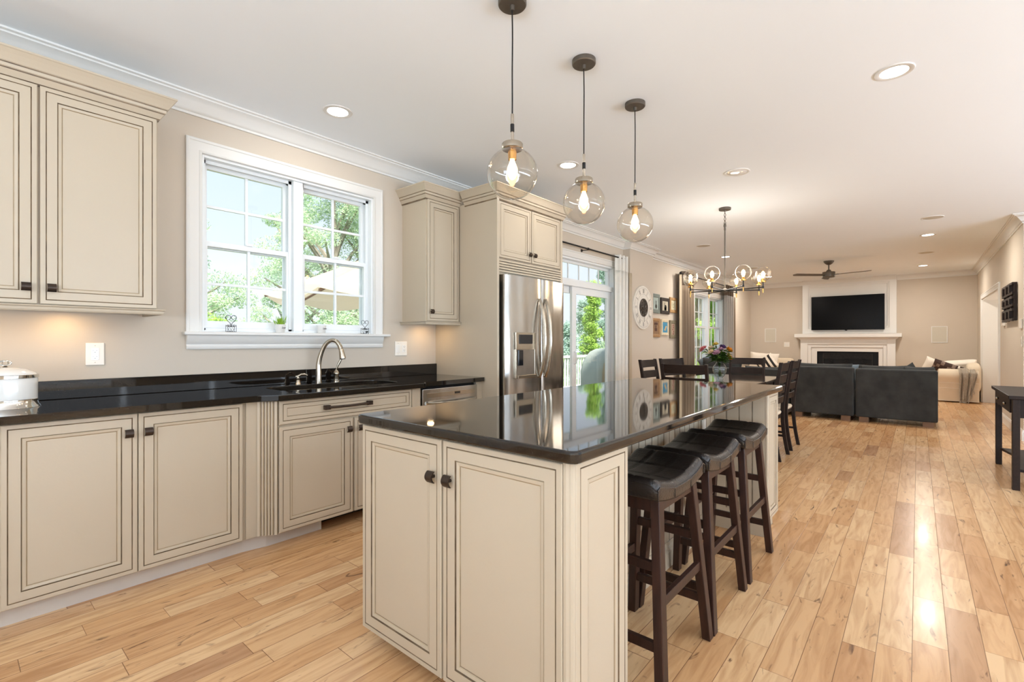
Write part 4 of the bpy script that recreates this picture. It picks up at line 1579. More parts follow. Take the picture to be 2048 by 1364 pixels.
def make_chair():
    t = thing('dining_chair', (0, 0, 0), 'chair', 'chair', 'ladder-back chairs round the dining table')
    hw = .225
    def py(z):      # rear post centre line: flared foot, upright at the seat, raked back
        if z < .46:
            return -.205 - .055 * ((.46 - z) / .46) ** 1.8
        return -.205 - .075 * ((z - .46) / .58) ** 1.5
    for sx in (-1, 1):
        zs = [0, .08, .16, .26, .36, .46, .56, .66, .76, .86, .95, 1.02]
        b = MB()
        vs = []
        for z in zs:
            wy = .030 - .006 * abs(z - .46)
            y = py(z)
            x = sx * (hw - .014)
            vs += [(x - .014, y - wy / 2 - .004, z), (x + .014, y - wy / 2 - .004, z), (x + .014, y + wy / 2 + .004, z), (x - .014, y + wy / 2 + .004, z)]
        fs = [(i * 4 + k, i * 4 + (k + 1) % 4, (i + 1) * 4 + (k + 1) % 4, (i + 1) * 4 + k) for i in range(len(zs) - 1) for k in range(4)] + [(3, 2, 1, 0), tuple(range(len(vs) - 4, len(vs)))]
        b.add(vs, fs)
        fin('rear_post', b, M['blackwood'], t, bevel=.003)
        fin('leg', MB().hexa([(sx * hw - sx * .030, .185, 0), (sx * hw - sx * .002, .185, 0), (sx * hw - sx * .002, .213, 0), (sx * hw - sx * .030, .213, 0)], [(sx * hw - sx * .036, .178, .44), (sx * hw, .178, .44), (sx * hw, .216, .44), (sx * hw - sx * .036, .216, .44)]), M['blackwood'], t, bevel=.002)
        fin('stretcher', MB().bar((sx * (hw - .015), py(.20), .20), (sx * (hw - .015), .19, .20), .016, .024), M['blackwood'], t)
    for z0_, z1_ in ((.925, 1.012), (.80, .885), (.69, .765), (.585, .65)):
        b = MB()
        n = 10
        vs = []
        for i in range(n + 1):
            u = i / n * 2 - 1
            x = u * (hw - .026)
            dy_ = -.022 * (1 - u * u)
            for z in (z0_, z1_):
                y = py(z) + dy_ + .004
                vs += [(x, y - .008, z), (x, y + .008, z)]
        fs = []
        for i in range(n):
            q = 4 * i
            fs += [(q, q + 4, q + 6, q + 2), (q + 1, q + 3, q + 7, q + 5), (q, q + 1, q + 5, q + 4), (q + 2, q + 6, q + 7, q + 3)]
        fs += [(0, 2, 3, 1), (4 * n, 4 * n + 1, 4 * n + 3, 4 * n + 2)]
        b.add(vs, fs)
        fin('back_slat', b, M['blackwood'], t)
    fin('seat_frame', MB().box(-hw + .004, hw - .004, -.195, .21, .40, .455), M['blackwood'], t, bevel=.003)
    fin('seat', MB().blob((0, .005, .468), hw + .002, .218, .024, 28, 8, 5), M['ivory'], t, smooth=True)
    fin('stretcher', MB().bar((-hw + .02, .199, .26), (hw - .02, .199, .26), .016, .024), M['blackwood'], t)
    return t


ch0 = make_chair()
CH = [((4.865, 1.72), -90, 'ladder-back dining chair at the table end beside the island, its back to us'),
      ((6.80, 1.78), 90, 'ladder-back dining chair at the table end beyond the flower vase'),
      ((5.52, 2.235), 180, 'ladder-back dining chair standing on its own nearest the clock wall and curtain'),
      ((6.03, 2.19), 163.3, 'ladder-back dining chair turned askew between clock wall chair and window'),
      ((5.745, 1.345), 0, 'ladder-back dining chair seen edge-on just past the island countertop corner'),
      ((6.395, 1.355), 0, 'ladder-back dining chair seen edge-on right before the charcoal sofa')]
for i, ((x, y), r, lab) in enumerate(CH):
    if i:
        dup(ch0, (x, y, 0), R(r), lab)
ch0.location = (CH[0][0][0], CH[0][0][1], 0)
ch0.rotation_euler = (0, 0, R(CH[0][1]))
ch0['label'] = CH[0][2]

# vase with flowers
VX, VY = 5.95, 1.80
t = thing('glass_vase', (VX, VY, TZ), 'round clear glass vase of water on the dining table', 'vase')
prof = [(0, .002), (.040, .002), (.042, .010), (.034, .018), (.055, .045), (.074, .085), (.079, .115), (.072, .15), (.052, .175), (.038, .192), (.036, .205), (.044, .222)]
fin('glass', MB().lathe([(r, TZ + z) for r, z in prof], (VX, VY, 0), 36), M['vase'], t, smooth=True)
fin('water', MB().lathe([(0, TZ + .02)] + [(r - .003, TZ + z) for r, z in prof[3:7]] + [(.071, TZ + .14), (0, TZ + .14)], (VX, VY, 0), 28), M['water'], t, smooth=True)
FLC = {'pink': mat('pink_petal', S(222, 128, 128), .6, noise=.3, nscale=40), 'cream': mat('cream_petal', S(232, 206, 164), .6, noise=.2, nscale=40),
       'orange': mat('orange_petal', S(240, 160, 44), .6, noise=.25, nscale=40), 'purple': mat('purple_petal', S(92, 64, 110), .6, noise=.3, nscale=40),
       'mauve': mat('mauve_petal', S(206, 160, 176), .6, noise=.3, nscale=40), 'yellow': mat('yellow_petal', S(230, 196, 92), .6, noise=.3, nscale=40)}
rt = Vector((math.cos(vr), math.sin(vr), 0))
fw = Vector((-rt.y, rt.x, 0))
# lateral, depth, height above table, colour
FLS = [(-.195, .00, .345, 'pink', .036, 'salmon pink bloom leaning far out on the window side of the bouquet'),
       (-.150, .05, .365, 'pink', .028, 'smaller salmon bloom next to the far-leaning pink one'),
       (-.03, .03, .40, 'yellow', .034, 'pale yellow bloom at the very top of the bouquet'),
       (-.115, -.04, .315, 'cream', .030, 'cream bloom tucked beneath the small salmon bloom'),
       (-.055, -.05, .30, 'mauve', .040, 'mauve pink bloom low in the middle of the bouquet'),
       (-.07, .06, .355, 'cream', .036, 'cream bloom in the upper middle of the bouquet'),
       (.0, -.04, .345, 'mauve', .032, 'smaller mauve bloom just above the low mauve one'),
       (.03, -.02, .365, 'purple', .038, 'deep purple bloom beside the orange flower'),
       (.06, .07, .375, 'purple', .028, 'small purple bloom behind the orange flower'),
       (.090, -.03, .335, 'orange', .042, 'large orange bloom on the fireplace side of the bouquet'),
       (.115, .02, .25, 'orange', .030, 'small orange bloom drooping under the large orange bloom'),
       (.075, -.05, .275, 'yellow', .026, 'small yellow bloom between the two orange ones')]
random.seed(11)
for i, (lx, dpt, hz, colr, sz, lab) in enumerate(FLS):
    base = Vector((VX, VY, TZ + .03)) + rt * (-lx * .15) + fw * (-dpt * .2)
    neck = Vector((VX, VY, TZ + .20)) + rt * (lx * .09) + fw * (dpt * .2)
    tip = Vector((VX, VY, TZ + hz)) + rt * lx + fw * dpt
    f = thing('cut_flower', tuple(base), lab, 'flower', 'cut flowers in the vase')
    mid = neck.lerp(tip, .5) + Vector((0, 0, .02))
    fin('stem', MB().tube([base, neck, mid, tip], .0028, 6), M['stemgreen'], f, smooth=True)
    d = (tip - neck).normalized()
    b = MB()
    for ring_, (cnt, open_, ln) in enumerate(((6, 1.15, 1.0), (5, .7, .85), (4, .35, .7))):
        a = d.orthogonal().normalized()
        c_ = d.cross(a)
        for k in range(cnt):
            th = 2 * math.pi * k / cnt + ring_ * .5
            out_ = (a * math.cos(th) + c_ * math.sin(th))
            dirn = (d * math.cos(open_) + out_ * math.sin(open_)).normalized()
            side = dirn.cross(d).normalized()
            l = sz * ln * 1.55
            w = sz * .62
            p0 = tip
            b.add([p0 - side * w * .3, p0 + side * w * .3, p0 + dirn * l * .6 + side * w, p0 + dirn * l + d * .006, p0 + dirn * l * .6 - side * w], [(0, 1, 2, 3, 4)])
    fin('bloom', b, FLC[colr], f, normals=False)
    b = MB()
    for k in range(20):
        u = .05 + .8 * random.random()
        p0 = neck.lerp(tip, u) + Vector((0, 0, .01 * math.sin(u * 3)))
        th = random.uniform(0, 6.28)
        o2 = Vector((math.cos(th), math.sin(th), random.uniform(-.3, .5))).normalized()
        sd_ = o2.cross(Vector((0, 0, 1))).normalized()
        l = random.uniform(.06, .11)
        w = random.uniform(.013, .022)
        b.add([p0, p0 + o2 * l * .5 + sd_ * w + Vector((0, 0, .006)), p0 + o2 * l - Vector((0, 0, .010)), p0 + o2 * l * .5 - sd_ * w + Vector((0, 0, .006))], [(0, 1, 2, 3)])
    fin('foliage', b, M['stemgreen'], f, normals=False)
f = thing('foliage_sprig', (VX, VY, TZ + .03), 'leafy green sprig arching out of the vase toward the window side', 'greenery')
b = MB().tube([(VX, VY, TZ + .04), Vector((VX, VY, TZ + .2)) - rt * .02, Vector((VX, VY, TZ + .30)) - rt * .11, Vector((VX, VY, TZ + .335)) - rt * .22], .0025, 6)
fin('stem', b, M['stemgreen'], f, smooth=True)
b = MB()
for k in range(14):
    u = .3 + .05 * k
    p0 = Vector((VX, VY, TZ + .22 + .12 * min(1, u))) - rt * (.02 + .20 * (u - .3) / .7)
    s_ = 1 if k % 2 else -1
    o2 = (-rt * .6 + fw * s_ * .7 + Vector((0, 0, random.uniform(-.5, .3)))).normalized()
    sd_ = o2.cross(Vector((0, 0, 1))).normalized()
    b.add([p0, p0 + o2 * .035 + sd_ * .009, p0 + o2 * .075, p0 + o2 * .035 - sd_ * .009], [(0, 1, 2, 3)])
for k in range(10):     # bright leaves at the neck of the vase
    p0 = Vector((VX, VY, TZ + .205)) + rt * random.uniform(-.03, .02)
    o2 = (rt * random.uniform(-.5, .2) + fw * random.uniform(-.8, .2) + Vector((0, 0, 1.2))).normalized()
    sd_ = o2.cross(fw).normalized()
    l = random.uniform(.08, .13)
    b.add([p0, p0 + o2 * l * .5 + sd_ * .012, p0 + o2 * l, p0 + o2 * l * .5 - sd_ * .012], [(0, 1, 2, 3)])
fin('foliage', b, M['leafB'], f, normals=False)

# ================================================================== wall fittings
def plate_y(name, x0, x1, z0, z1, y, lab, kind):
    """cover plate on a wall facing -y"""
    t = thing(name, ((x0 + x1) / 2, y, (z0 + z1) / 2), lab, 'outlet')
    fin('cover_plate', MB().box(x0, x1, y - .007, y - .0005, z0, z1), M['plastic'], t, bevel=.003)
    n = 2 if kind == 'double' else 1
    for i in range(n):
        c = x0 + (x1 - x0) * (i + .5) / n
        w, h = .0175, .034
        cz = (z0 + z1) / 2
        o = fin('rocker' if (kind == 'double' and i == 0) else 'receptacle', MB().box(c - w, c + w, y - .0095, y - .006, cz - h, cz + h), M['white'], t, bevel=.0015)
        if not (kind == 'double' and i == 0):
            b = MB()
            for dz in (.017, -.017):
                b.box(c - .0085, c - .0065, y - .0102, y - .009, cz + dz - .001, cz + dz + .007).box(c + .0055, c + .0075, y - .0102, y - .009, cz + dz, cz + dz + .006)
                b.cyl((c - .0005, y - .009, cz + dz - .0065), (c - .0005, y - .0102, cz + dz - .0065), .0024, .0024, 10)
            fin('slots', b, M['dark'], o)
    b = MB()
    for dz in (-.048, .048):
        b.cyl((x0 + .25 * (x1 - x0) if n == 2 else (x0 + x1) / 2, y - .006, (z0 + z1) / 2 + dz), (x0 + .25 * (x1 - x0) if n == 2 else (x0 + x1) / 2, y - .0085, (z0 + z1) / 2 + dz), .003, .003, 8)
    fin('screws', b, M['grille'], t)


plate_y('wall_outlet', .512, .595, 1.10, 1.228, YW, 'white single outlet plate under the large wall cabinet', 'single')
plate_y('wall_outlet', 2.616, 2.749, 1.107, 1.236, YW, 'white double plate with switch and outlet under the narrow wall cabinet', 'double')

# window sill ornaments
def card_holder(x, y, lab):
    z = 1.301
    t = thing('wire_card_holder', (x, y, z), lab, 'ornament', 'black wire heart card holders on the sill')
    b = MB()
    for zz in (.001, .040):
        b.tube([(x - .026, y - .018, z + zz), (x + .026, y - .018, z + zz), (x + .026, y + .018, z + zz), (x - .026, y + .018, z + zz)], .0017, 5, closed=True)
    for sx in (-1, 1):
        for sy in (-1, 1):
            b.tube([(x + sx * .026, y + sy * .018, z), (x + sx * .026, y + sy * .018, z + .048)], .0015, 5)
            b.tube([(x + sx * (.013 + .008 * math.cos(a)), y + sy * .018, z + .042 + .007 * math.sin(a)) for a in [i * .6 for i in range(9)]], .0011, 5)
    for sy in (-1, 1):
        for sx in (-1, 1):
            b.tube([(x, y + sy * .018, z + .002), (x + sx * .010, y + sy * .018, z + .018), (x + sx * .016, y + sy * .018, z + .032), (x + sx * .010, y + sy * .018, z + .039), (x + sx * .002, y + sy * .018, z + .032)], .0011, 5)
    fin('basket', b, M['black'], t, smooth=True)
    b = MB()
    for sx in (-1, 1):
        pts = []
        for i in range(22):
            a = i / 21 * math.pi * 1.75
            r = .017 * (1 - .35 * i / 21)
            pts.append((x + sx * (.0175 - r * math.cos(a) * .9 + (-.001)), y, z + .098 + r * math.sin(a)))
        b.tube([(x, y, z + .040), (x + sx * .006, y, z + .060), (x + sx * .022, y, z + .075), (x + sx * .034, y, z + .094)] + [(x + sx * (.018 + .016 * math.cos(a)), y, z + .098 + .015 * math.sin(a)) for a in [i * .35 for i in range(14)]], .0019, 5)
    fin('heart_wire', b, M['black'], t, smooth=True)


card_holder(1.26, YW - .022, 'black wire heart card holder at the canister end of the window sill')
card_holder(2.30, YW - .018, 'black wire heart card holder at the narrow wall cabinet end of the window sill')


def sill_pot(x, y, lab, word, plant):
    z = 1.301
    t = thing('sill_pot', (x, y, z), lab, 'pot', 'small white lettered pots on the sill')
    fin('pot', MB().lathe([(0, z), (.028, z), (.030, z + .003), (.036, z + .052), (.037, z + .060), (.034, z + .060), (.032, z + .050), (0, z + .048)], (x, y, 0), 28), M['white'], t, smooth=True)
    tx = bpy.data.curves.new('lettering', 'FONT')
    tx.body = word
    tx.size = .021
    tx.shear = .4
    tx.extrude = .0004
    tx.align_x = 'CENTER'
    tx.materials.append(M['dark'])
    tmp = bpy.data.objects.new('lettering_outline', tx)
    me = bpy.data.meshes.new_from_object(tmp)
    bpy.data.objects.remove(tmp)
    if not me.materials:
        me.materials.append(M['dark'])
    o = bpy.data.objects.new('lettering', me)
    COL.objects.link(o)
    o.parent = t
    # set on the pot wall, turned towards the kitchen
    o.location = (.0105, -.0335, .030)
    o.rotation_euler = (R(84), 0, R(18))
    if plant:
        g = thing('potted_grass', (x, y, z + .048), 'bright lime green grass tuft growing in the lettered sill pot', 'plant')
        b = MB()
        rnd = random.Random(3)
        for i in range(85):
            th, r = rnd.uniform(0, 6.28), rnd.uniform(0, .028)
            p0 = Vector((x + r * math.cos(th), y + r * math.sin(th), z + .048))
            lean = Vector((math.cos(th), math.sin(th) * .6, 0)) * rnd.uniform(.0, .030)
            h = rnd.uniform(.035, .085)
            sd_ = Vector((-math.sin(th), math.cos(th), 0)) * .0022
            p1 = p0 + lean * .4 + ZA * h * .6
            b.add([p0 - sd_, p0 + sd_, p1 + sd_ * .8, p0 + lean + ZA * h, p1 - sd_ * .8], [(0, 1, 2, 3, 4)])
        fin('blades', b, M['grassblade'], g, normals=False)
    else:
        fin('soil', MB().cyl((x, y, z + .05), (x, y, z + .053), .032, .032, 20), M['soil'], t)


sill_pot(1.592, YW - .018, 'white pot lettered Live holding the green grass tuft on the sill', 'Live', True)
sill_pot(1.91, YW - .018, 'white pot lettered Love directly behind the arched faucet', 'Love', False)

# ================================================================== clock and picture frames
KX, KZ, KR = 7.44, 1.795, .362
t = thing('wall_clock', (KX, 3.48, KZ), 'large round cream wall clock with exposed dark gears and roman numerals', 'clock')
yc = 3.48
fin('face', MB().lathe([(0, yc - .024), (KR - .012, yc - .024), (KR - .004, yc - .022), (KR, yc - .016), (KR, yc - .001), (0, yc - .001)], (KX, 0, KZ), 64, axis='y'), mat('aged_cream_dial', S(232, 226, 214), .7, noise=.12, nscale=14, detail=8), t, smooth=True)
M['dialmark'] = mat('dial_print_grey', S(118, 110, 102), .7, noise=.2, nscale=60)
b = MB()
for r in (KR * .90, KR * .62):
    b.tube([(KX + r * math.cos(a), yc - .0245, KZ + r * math.sin(a)) for a in [i * math.pi / 32 for i in range(64)]], .0012, 5, closed=True)
ROM = ['XII', 'I', 'II', 'III', 'IV', 'V', 'VI', 'VII', 'VIII', 'IX', 'X', 'XI']
for h in range(12):
    a = R(90 - 30 * h)
    rad = Vector((math.cos(a), 0, math.sin(a)))
    tan = Vector((math.sin(a), 0, -math.cos(a)))
    r0, r1 = KR * .66, KR * .85
    w = {'I': .013, 'V': .030, 'X': .030}
    tot = sum(w[c] for c in ROM[h])
    o = -tot / 2
    c0 = Vector((KX, yc - .0252, KZ))
    for c in ROM[h]:
        m_ = o + w[c] / 2
        f = lambda s_, r_: c0 + tan * s_ + rad * r_
        if c == 'I':
            b.bar(f(m_, r0), f(m_, r1), .0055, .001, up=(0, 1, 0))
        elif c == 'V':
            b.bar(f(m_, r0), f(m_ - .010, r1), .006, .001, up=(0, 1, 0))
            b.bar(f(m_, r0), f(m_ + .010, r1), .003, .001, up=(0, 1, 0))
        else:
            b.bar(f(m_ + .010, r0), f(m_ - .010, r1), .006, .001, up=(0, 1, 0))
            b.bar(f(m_ - .010, r0), f(m_ + .010, r1), .003, .001, up=(0, 1, 0))
        o += w[c]
fin('numerals', b, M['dialmark'], t)
b = MB().lathe([(0, yc - .026), (.150, yc - .026), (.150, yc - .02), (0, yc - .02)], (KX, 0, KZ), 40, axis='y')
fin('gear_plate', b, M['bronze'], t)
b = MB()
rnd = random.Random(5)
for gx, gz, gr in ((0, 0, .145), (-.045, -.05, .075), (.055, -.035, .065), (.02, .065, .070), (-.06, .055, .05), (.03, -.09, .045)):
    n = max(14, int(gr * 300))
    pts = []
    for i in range(n * 2):
        a = math.pi * i / n
        r = gr * (1.0 if i % 2 else .93)
        pts.append((KX + gx + r * math.cos(a), yc - .031 - gr * .02, KZ + gz + r * math.sin(a)))
    b.tube(pts, .006, 5, closed=True)
    for k in range(5):
        a = 2 * math.pi * k / 5 + gx * 30
        b.bar((KX + gx, yc - .031, KZ + gz), (KX + gx + gr * .93 * math.cos(a), yc - .031, KZ + gz + gr * .93 * math.sin(a)), .007, .004, up=(0, 1, 0))
    b.cyl((KX + gx, yc - .024, KZ + gz), (KX + gx, yc - .040, KZ + gz), .012, .010, 14)
fin('gears', b, M['bronze2'], t)
b = MB().bar((KX, yc - .043, KZ), (KX + .065, yc - .043, KZ + .11), .012, .002, up=(0, 1, 0)).bar((KX, yc - .046, KZ), (KX - .01, yc - .046, KZ - .235), .009, .002, up=(0, 1, 0))
fin('hands', b, M['black'], t)

FR = [('weathered teal picture frame, top of the column next to the clock', (8.04, 8.385, 1.745, 2.09), S(126, 136, 128), S(176, 190, 182), 'bottle', .07),
      ('black picture frame with a dark figure print, middle of the upper row', (8.44, 8.82, 1.746, 2.045), S(48, 38, 32), S(206, 196, 172), 'figure', .065),
      ('rustic tan picture frame with a pale print, upper row beside the brown curtain', (8.856, 9.20, 1.786, 2.078), S(186, 146, 98), S(214, 206, 176), 'pale', .06),
      ('orange-brown wooden picture frame, lower row next to the clock', (8.04, 8.39, 1.314, 1.655), S(176, 134, 88), S(150, 116, 84), 'dark', .06),
      ('cream picture frame with a bright blue print, middle of the lower row', (8.462, 8.785, 1.35, 1.645), S(232, 216, 184), S(70, 150, 186), 'blue', .055),
      ('grey-green picture frame with red print, lower row beside the curtain', (8.856, 9.155, 1.30, 1.64), S(138, 128, 104), S(178, 156, 136), 'red', .065)]
for i, (lab, (x0, x1, z0, z1), cf, cp_, kind, fw_) in enumerate(FR):
    t = thing('picture_frame', ((x0 + x1) / 2, YW, (z0 + z1) / 2), lab, 'picture frame', 'small framed prints beside the clock')
    mf = mat('frame_wood_%s' % 'abcdef'[i], cf, .6, noise=.3, nscale=16, stretch=(3, 3, 1))
    mp_ = mat('print_paper_%s' % 'abcdef'[i], cp_, .5, noise=.25, nscale=9)
    w, h = x1 - x0, z1 - z0
    O = Vector((x0, YW - .024, z0))
    fin('frame', MB().rings(O, XA, ZA, w, h, [(0, -.022, 0), (0, 0, 0), (.008, .004, 0), (fw_ - .012, .002, 0), (fw_, -.008, 0)]), [mf], t)
    fin('picture', MB().rings(O + Vector((fw_ - .002, .006, fw_ - .002)), XA, ZA, w - 2 * fw_ + .004, h - 2 * fw_ + .004, [(0, 0, 0), (0, .002, 0)]), [mp_], t)
    cx_, cz_ = (x0 + x1) / 2, (z0 + z1) / 2
    y_ = YW - .0215
    b = MB()
    md = mat('print_ink_%s' % 'abcdef'[i], {'bottle': S(58, 62, 56), 'figure': S(26, 26, 26), 'pale': S(140, 132, 96), 'dark': S(84, 46, 30), 'blue': S(238, 196, 130), 'red': S(132, 50, 50)}[kind], .6, noise=.3, nscale=30)
    if kind == 'bottle':
        b.lathe([(0, y_), (.04, y_), (.04, y_ - .001), (0, y_ - .001)], (cx_ + .01, 0, cz_ - .05), 20, axis='y').box(cx_ - .004, cx_ + .022, y_ - .001, y_, cz_ - .02, cz_ + .05)
    elif kind == 'figure':
        b.lathe([(0, y_), (.05, y_), (.05, y_ - .001), (0, y_ - .001)], (cx_ + .01, 0, cz_ - .03), 20, axis='y').box(cx_ - .045, cx_ + .055, y_ - .001, y_, cz_ - .085, cz_ - .03).box(cx_ - .03, cx_ - .018, y_ - .001, y_, cz_ + .0, cz_ + .06)
    elif kind == 'pale':
        b.lathe([(.030, y_), (.040, y_), (.040, y_ - .001), (.030, y_ - .001)], (cx_, 0, cz_ - .01), 20, axis='y').bar((cx_ - .05, y_, cz_ - .05), (cx_ + .05, y_, cz_ + .05), .006, .001, up=(0, 1, 0))
    elif kind == 'dark':
        b.box(cx_ - .07, cx_ + .07, y_ - .001, y_, cz_ + .05, cz_ + .09).box(cx_ - .05, cx_ + .05, y_ - .001, y_, cz_ - .06, cz_ - .01).box(cx_ - .02, cx_ + .02, y_ - .001, y_, cz_ - .01, cz_ + .04)
    elif kind == 'blue':
        b.prism([(cx_ - .05, cz_ - .05), (cx_ + .01, cz_ - .06), (cx_ + .07, cz_ + .02), (cx_ + .03, cz_ + .03), (cx_ - .01, cz_ - .02)], y_ - .001, y_, 'y')
    else:
        for q in range(5):
            b.lathe([(0, y_), (.017, y_), (.017, y_ - .001), (0, y_ - .001)], (cx_ + .02 * math.sin(q * 2.3), 0, cz_ - .085 + .04 * q), 12, axis='y')
    fin('motif', b, md, t)

# ================================================================== curtains
def curtain(x0, x1, y, ztop, zbot, waves, bands, name, lab, amp=.035, seed=0, flare=0.0):
    """bands: list of (z_low, z_high, material, part name)"""
    t = thing(name, ((x0 + x1) / 2, y, zbot), lab, 'curtain')
    rnd = random.Random(seed)
    ph = [rnd.uniform(0, 6.28) for _ in range(4)]
    for zl, zh, m, pn in bands:
        def fn(u, v):
            z = zl + (zh - zl) * v
            k = (ztop - z) / (ztop - zbot)
            xc, hw_ = (x0 + x1) / 2, (x1 - x0) / 2 * (1 + flare * k)
            ww = waves * 2 * math.pi * u
            return (xc + (u * 2 - 1) * hw_ + .008 * math.sin(ww * 2 + ph[1]), y + amp * (1 - .25 * math.sin(k * 3 + ph[2])) * math.sin(ww + ph[0] + .5 * math.sin(k * 2.2 + ph[3])), z)
        fin(pn, MB().grid(fn, int(waves * 14), 18), m, t, smooth=True, solid=.003, normals=False)
    return t


def rod(x0, x1, y, z, lab, r=.011):
    t = thing('curtain_rod', ((x0 + x1) / 2, y, z), lab, 'curtain rod')
    fin('pole', MB().cyl((x0, y, z), (x1, y, z), r, r, 12), M['black'], t, smooth=True)
    for x in (x0, x1):
        fin('finial', MB().blob((x, y, z), .026, .026, .026, 16, 10), M['black'], t, smooth=True)
    for x in (x0 + (x1 - x0) * .08, (x0 + x1) / 2 + .15):
        b = MB().cyl((x, YW, z - .01), (x, YW - .012, z - .01), .022, .018, 14).bar((x, YW - .01, z - .01), (x, y, z - .012), .010, .010).cyl((x - .012, y, z), (x + .012, y, z), r + .006, r + .006, 12)
        fin('bracket', b, M['black'], t)


rod(4.42, 6.80, 3.49, 2.52, 'thin black curtain rod above the sliding door transom')
curtain(6.60, 6.93, 3.49, 2.56, .02, 3, [(.02, 2.32, M['sheer'], 'panel'), (2.32, 2.56, M['sheer'], 'header_band')], 'curtain', 'white curtain beside the sliding door with plain white header', .03, 1, .10)
curtain(6.92, 6.985, 3.45, 2.30, .02, 1, [(.02, 2.31, M['beigecloth'], 'panel')], 'curtain_lining', 'narrow beige curtain edge between white curtain and clock wall', .02, 2, .2)
rod(9.10, 12.56, 3.47, 2.55, 'dark curtain rod over the dining window')
curtain(9.20, 9.78, 3.47, 2.60, .02, 4, [(.02, 2.33, M['taupe'], 'panel'), (2.33, 2.60, M['brownband'], 'header_band')], 'curtain', 'taupe curtain with dark brown header beside the picture frames', .04, 3)
curtain(9.10, 9.22, 3.50, 2.55, .02, 1, [(.02, 2.55, M['beigecloth'], 'panel')], 'curtain_lining', 'narrow cream curtain edge between picture frames and taupe curtain', .012, 6)
curtain(11.90, 12.50, 3.47, 2.58, .02, 4, [(.02, 2.33, M['greycloth'], 'panel'), (2.33, 2.58, M['brownband'], 'header_band')], 'curtain', 'pale grey curtain with brown header behind the flower vase', .04, 4)
curtain(12.50, 12.66, 3.47, 2.33, .02, 1, [(.02, 2.33, M['taupe'], 'panel')], 'curtain_lining', 'narrow taupe curtain edge next to the pale grey curtain', .02, 5)

# ================================================================== fireplace wall
t = thing('fireplace', (14.6, 1.36, 0), 'white stepped fireplace surround with mantel shelf and black gas firebox', 'fireplace')
b = MB()
XM = 14.585
FW = [M['trim']]
# overmantel: outer frame and recessed field
b.rings((XM, 2.322, 1.44), YNEG, ZA, 1.934, 1.375, [(0, -.083, 0), (0, 0, 0), (.135, 0, 0), (.140, -.012, 0), (.175, -.016, 0), (.180, -.03, 0)])
fin('overmantel', b, FW, t)
fin('mantel_shelf', MB().box(14.36, XF, .285, 2.475, 1.345, 1.432), M['trim'], t, bevel=.004)
ml = [(0, 1.285), (.010, 1.285), (.016, 1.30), (.05, 1.318), (.055, 1.345), (0, 1.345)]
fin('bed_moulding', MB().sweep(ml, [(XF, 2.355), (14.50, 2.355), (14.50, .405), (XF, .405)], side=1), M['trim'], t)
# surround: three stepped portals
b = MB()
def portal(xf, xb, ya, yb, zt, oa, ob, oz):
    b.box(xf, xb, ob, ya, 0, zt) if False else None
    b.box(xf, xb, oa, ya, 0, zt)
    b.box(xf, xb, yb, ob, 0, zt)
    b.box(xf, xb, ob, oa, oz, zt)
portal(14.50, XF - .002, 2.355, .405, 1.285, 2.20, .56, 1.17)
portal(14.53, XF - .002, 2.20, .56, 1.17, 2.12, .635, 1.095)
portal(14.56, XF - .002, 2.12, .635, 1.095, 1.995, .725, .985)
fin('surround', b, M['trim'], t, bevel=.003)
fb = fin('firebox', MB().box(14.655, XF - .001, .725, 1.995, .12, .985).box(14.57, 14.655, .725, .735, .12, .985).box(14.57, 14.655, 1.985, 1.995, .12, .985), M['iron'], t)
b = MB()
for i in range(6):
    b.box(14.615, 14.64, .86, 1.86, .80 + i * .022, .812 + i * .022)
b.box(14.61, 14.65, .845, .862, .12, .94).box(14.61, 14.65, 1.858, 1.875, .12, .94).box(14.61, 14.65, .86, 1.86, .925, .94)
fin('louvre', b, M['log'], fb)
b = MB()
for c in (1.02, 1.36, 1.70):       # scrolled iron screen with three rosettes
    for k in range(6):
        a = k * math.pi / 3
        b.tube([(14.60, c + .032 * math.cos(a) + .022 * math.cos(q), .755 + .032 * math.sin(a) + .022 * math.sin(q)) for q in [i * math.pi / 5 for i in range(10)]], .004, 5, closed=True)
    for k in range(-3, 4):
        b.tube([(14.60, c + .025 * k, .50), (14.60, c + .03 * k, .62), (14.60, c + .012 * k, .70)], .004, 5)
b.box(14.595, 14.605, .80, 1.92, .48, .50)
fin('iron_screen', b, M['iron'], fb)
b = MB()
for i, (y0, y1) in enumerate(((.85, 1.2), (1.1, 1.5), (1.45, 1.85), (1.0, 1.7))):
    b.cyl((14.62, y0, .55 + .03 * i), (14.64, y1, .60 + .02 * (i % 2)), .035, .03, 10)
fin('gas_log', b, M['log'], fb)

t = thing('television', (14.56, 1.36, 1.52), 'large black flat television mounted above the fireplace mantel', 'television')
fin('housing', MB().box(14.515, 14.56, .61, 2.11, 1.53, 2.385), M['black'], t, bevel=.004)
fin('bezel', MB().rings((14.513, 2.112, 1.528), YNEG, ZA, 1.504, .859, [(0, -.012, 0), (0, 0, 0), (.008, 0, 0), (.010, -.002, 0)]), [M['black']], t)
fin('screen', MB().box(14.5135, 14.515, .62, 2.10, 1.54, 2.377), M['screen'], t)
fin('sensor_bump', MB().blob((14.515, 1.37, 1.524), .01, .028, .016, 14, 8), M['black'], t, smooth=True)
fin('wall_mount', MB().box(14.56, 14.61, 1.1, 1.6, 1.75, 2.15), M['black'], t)


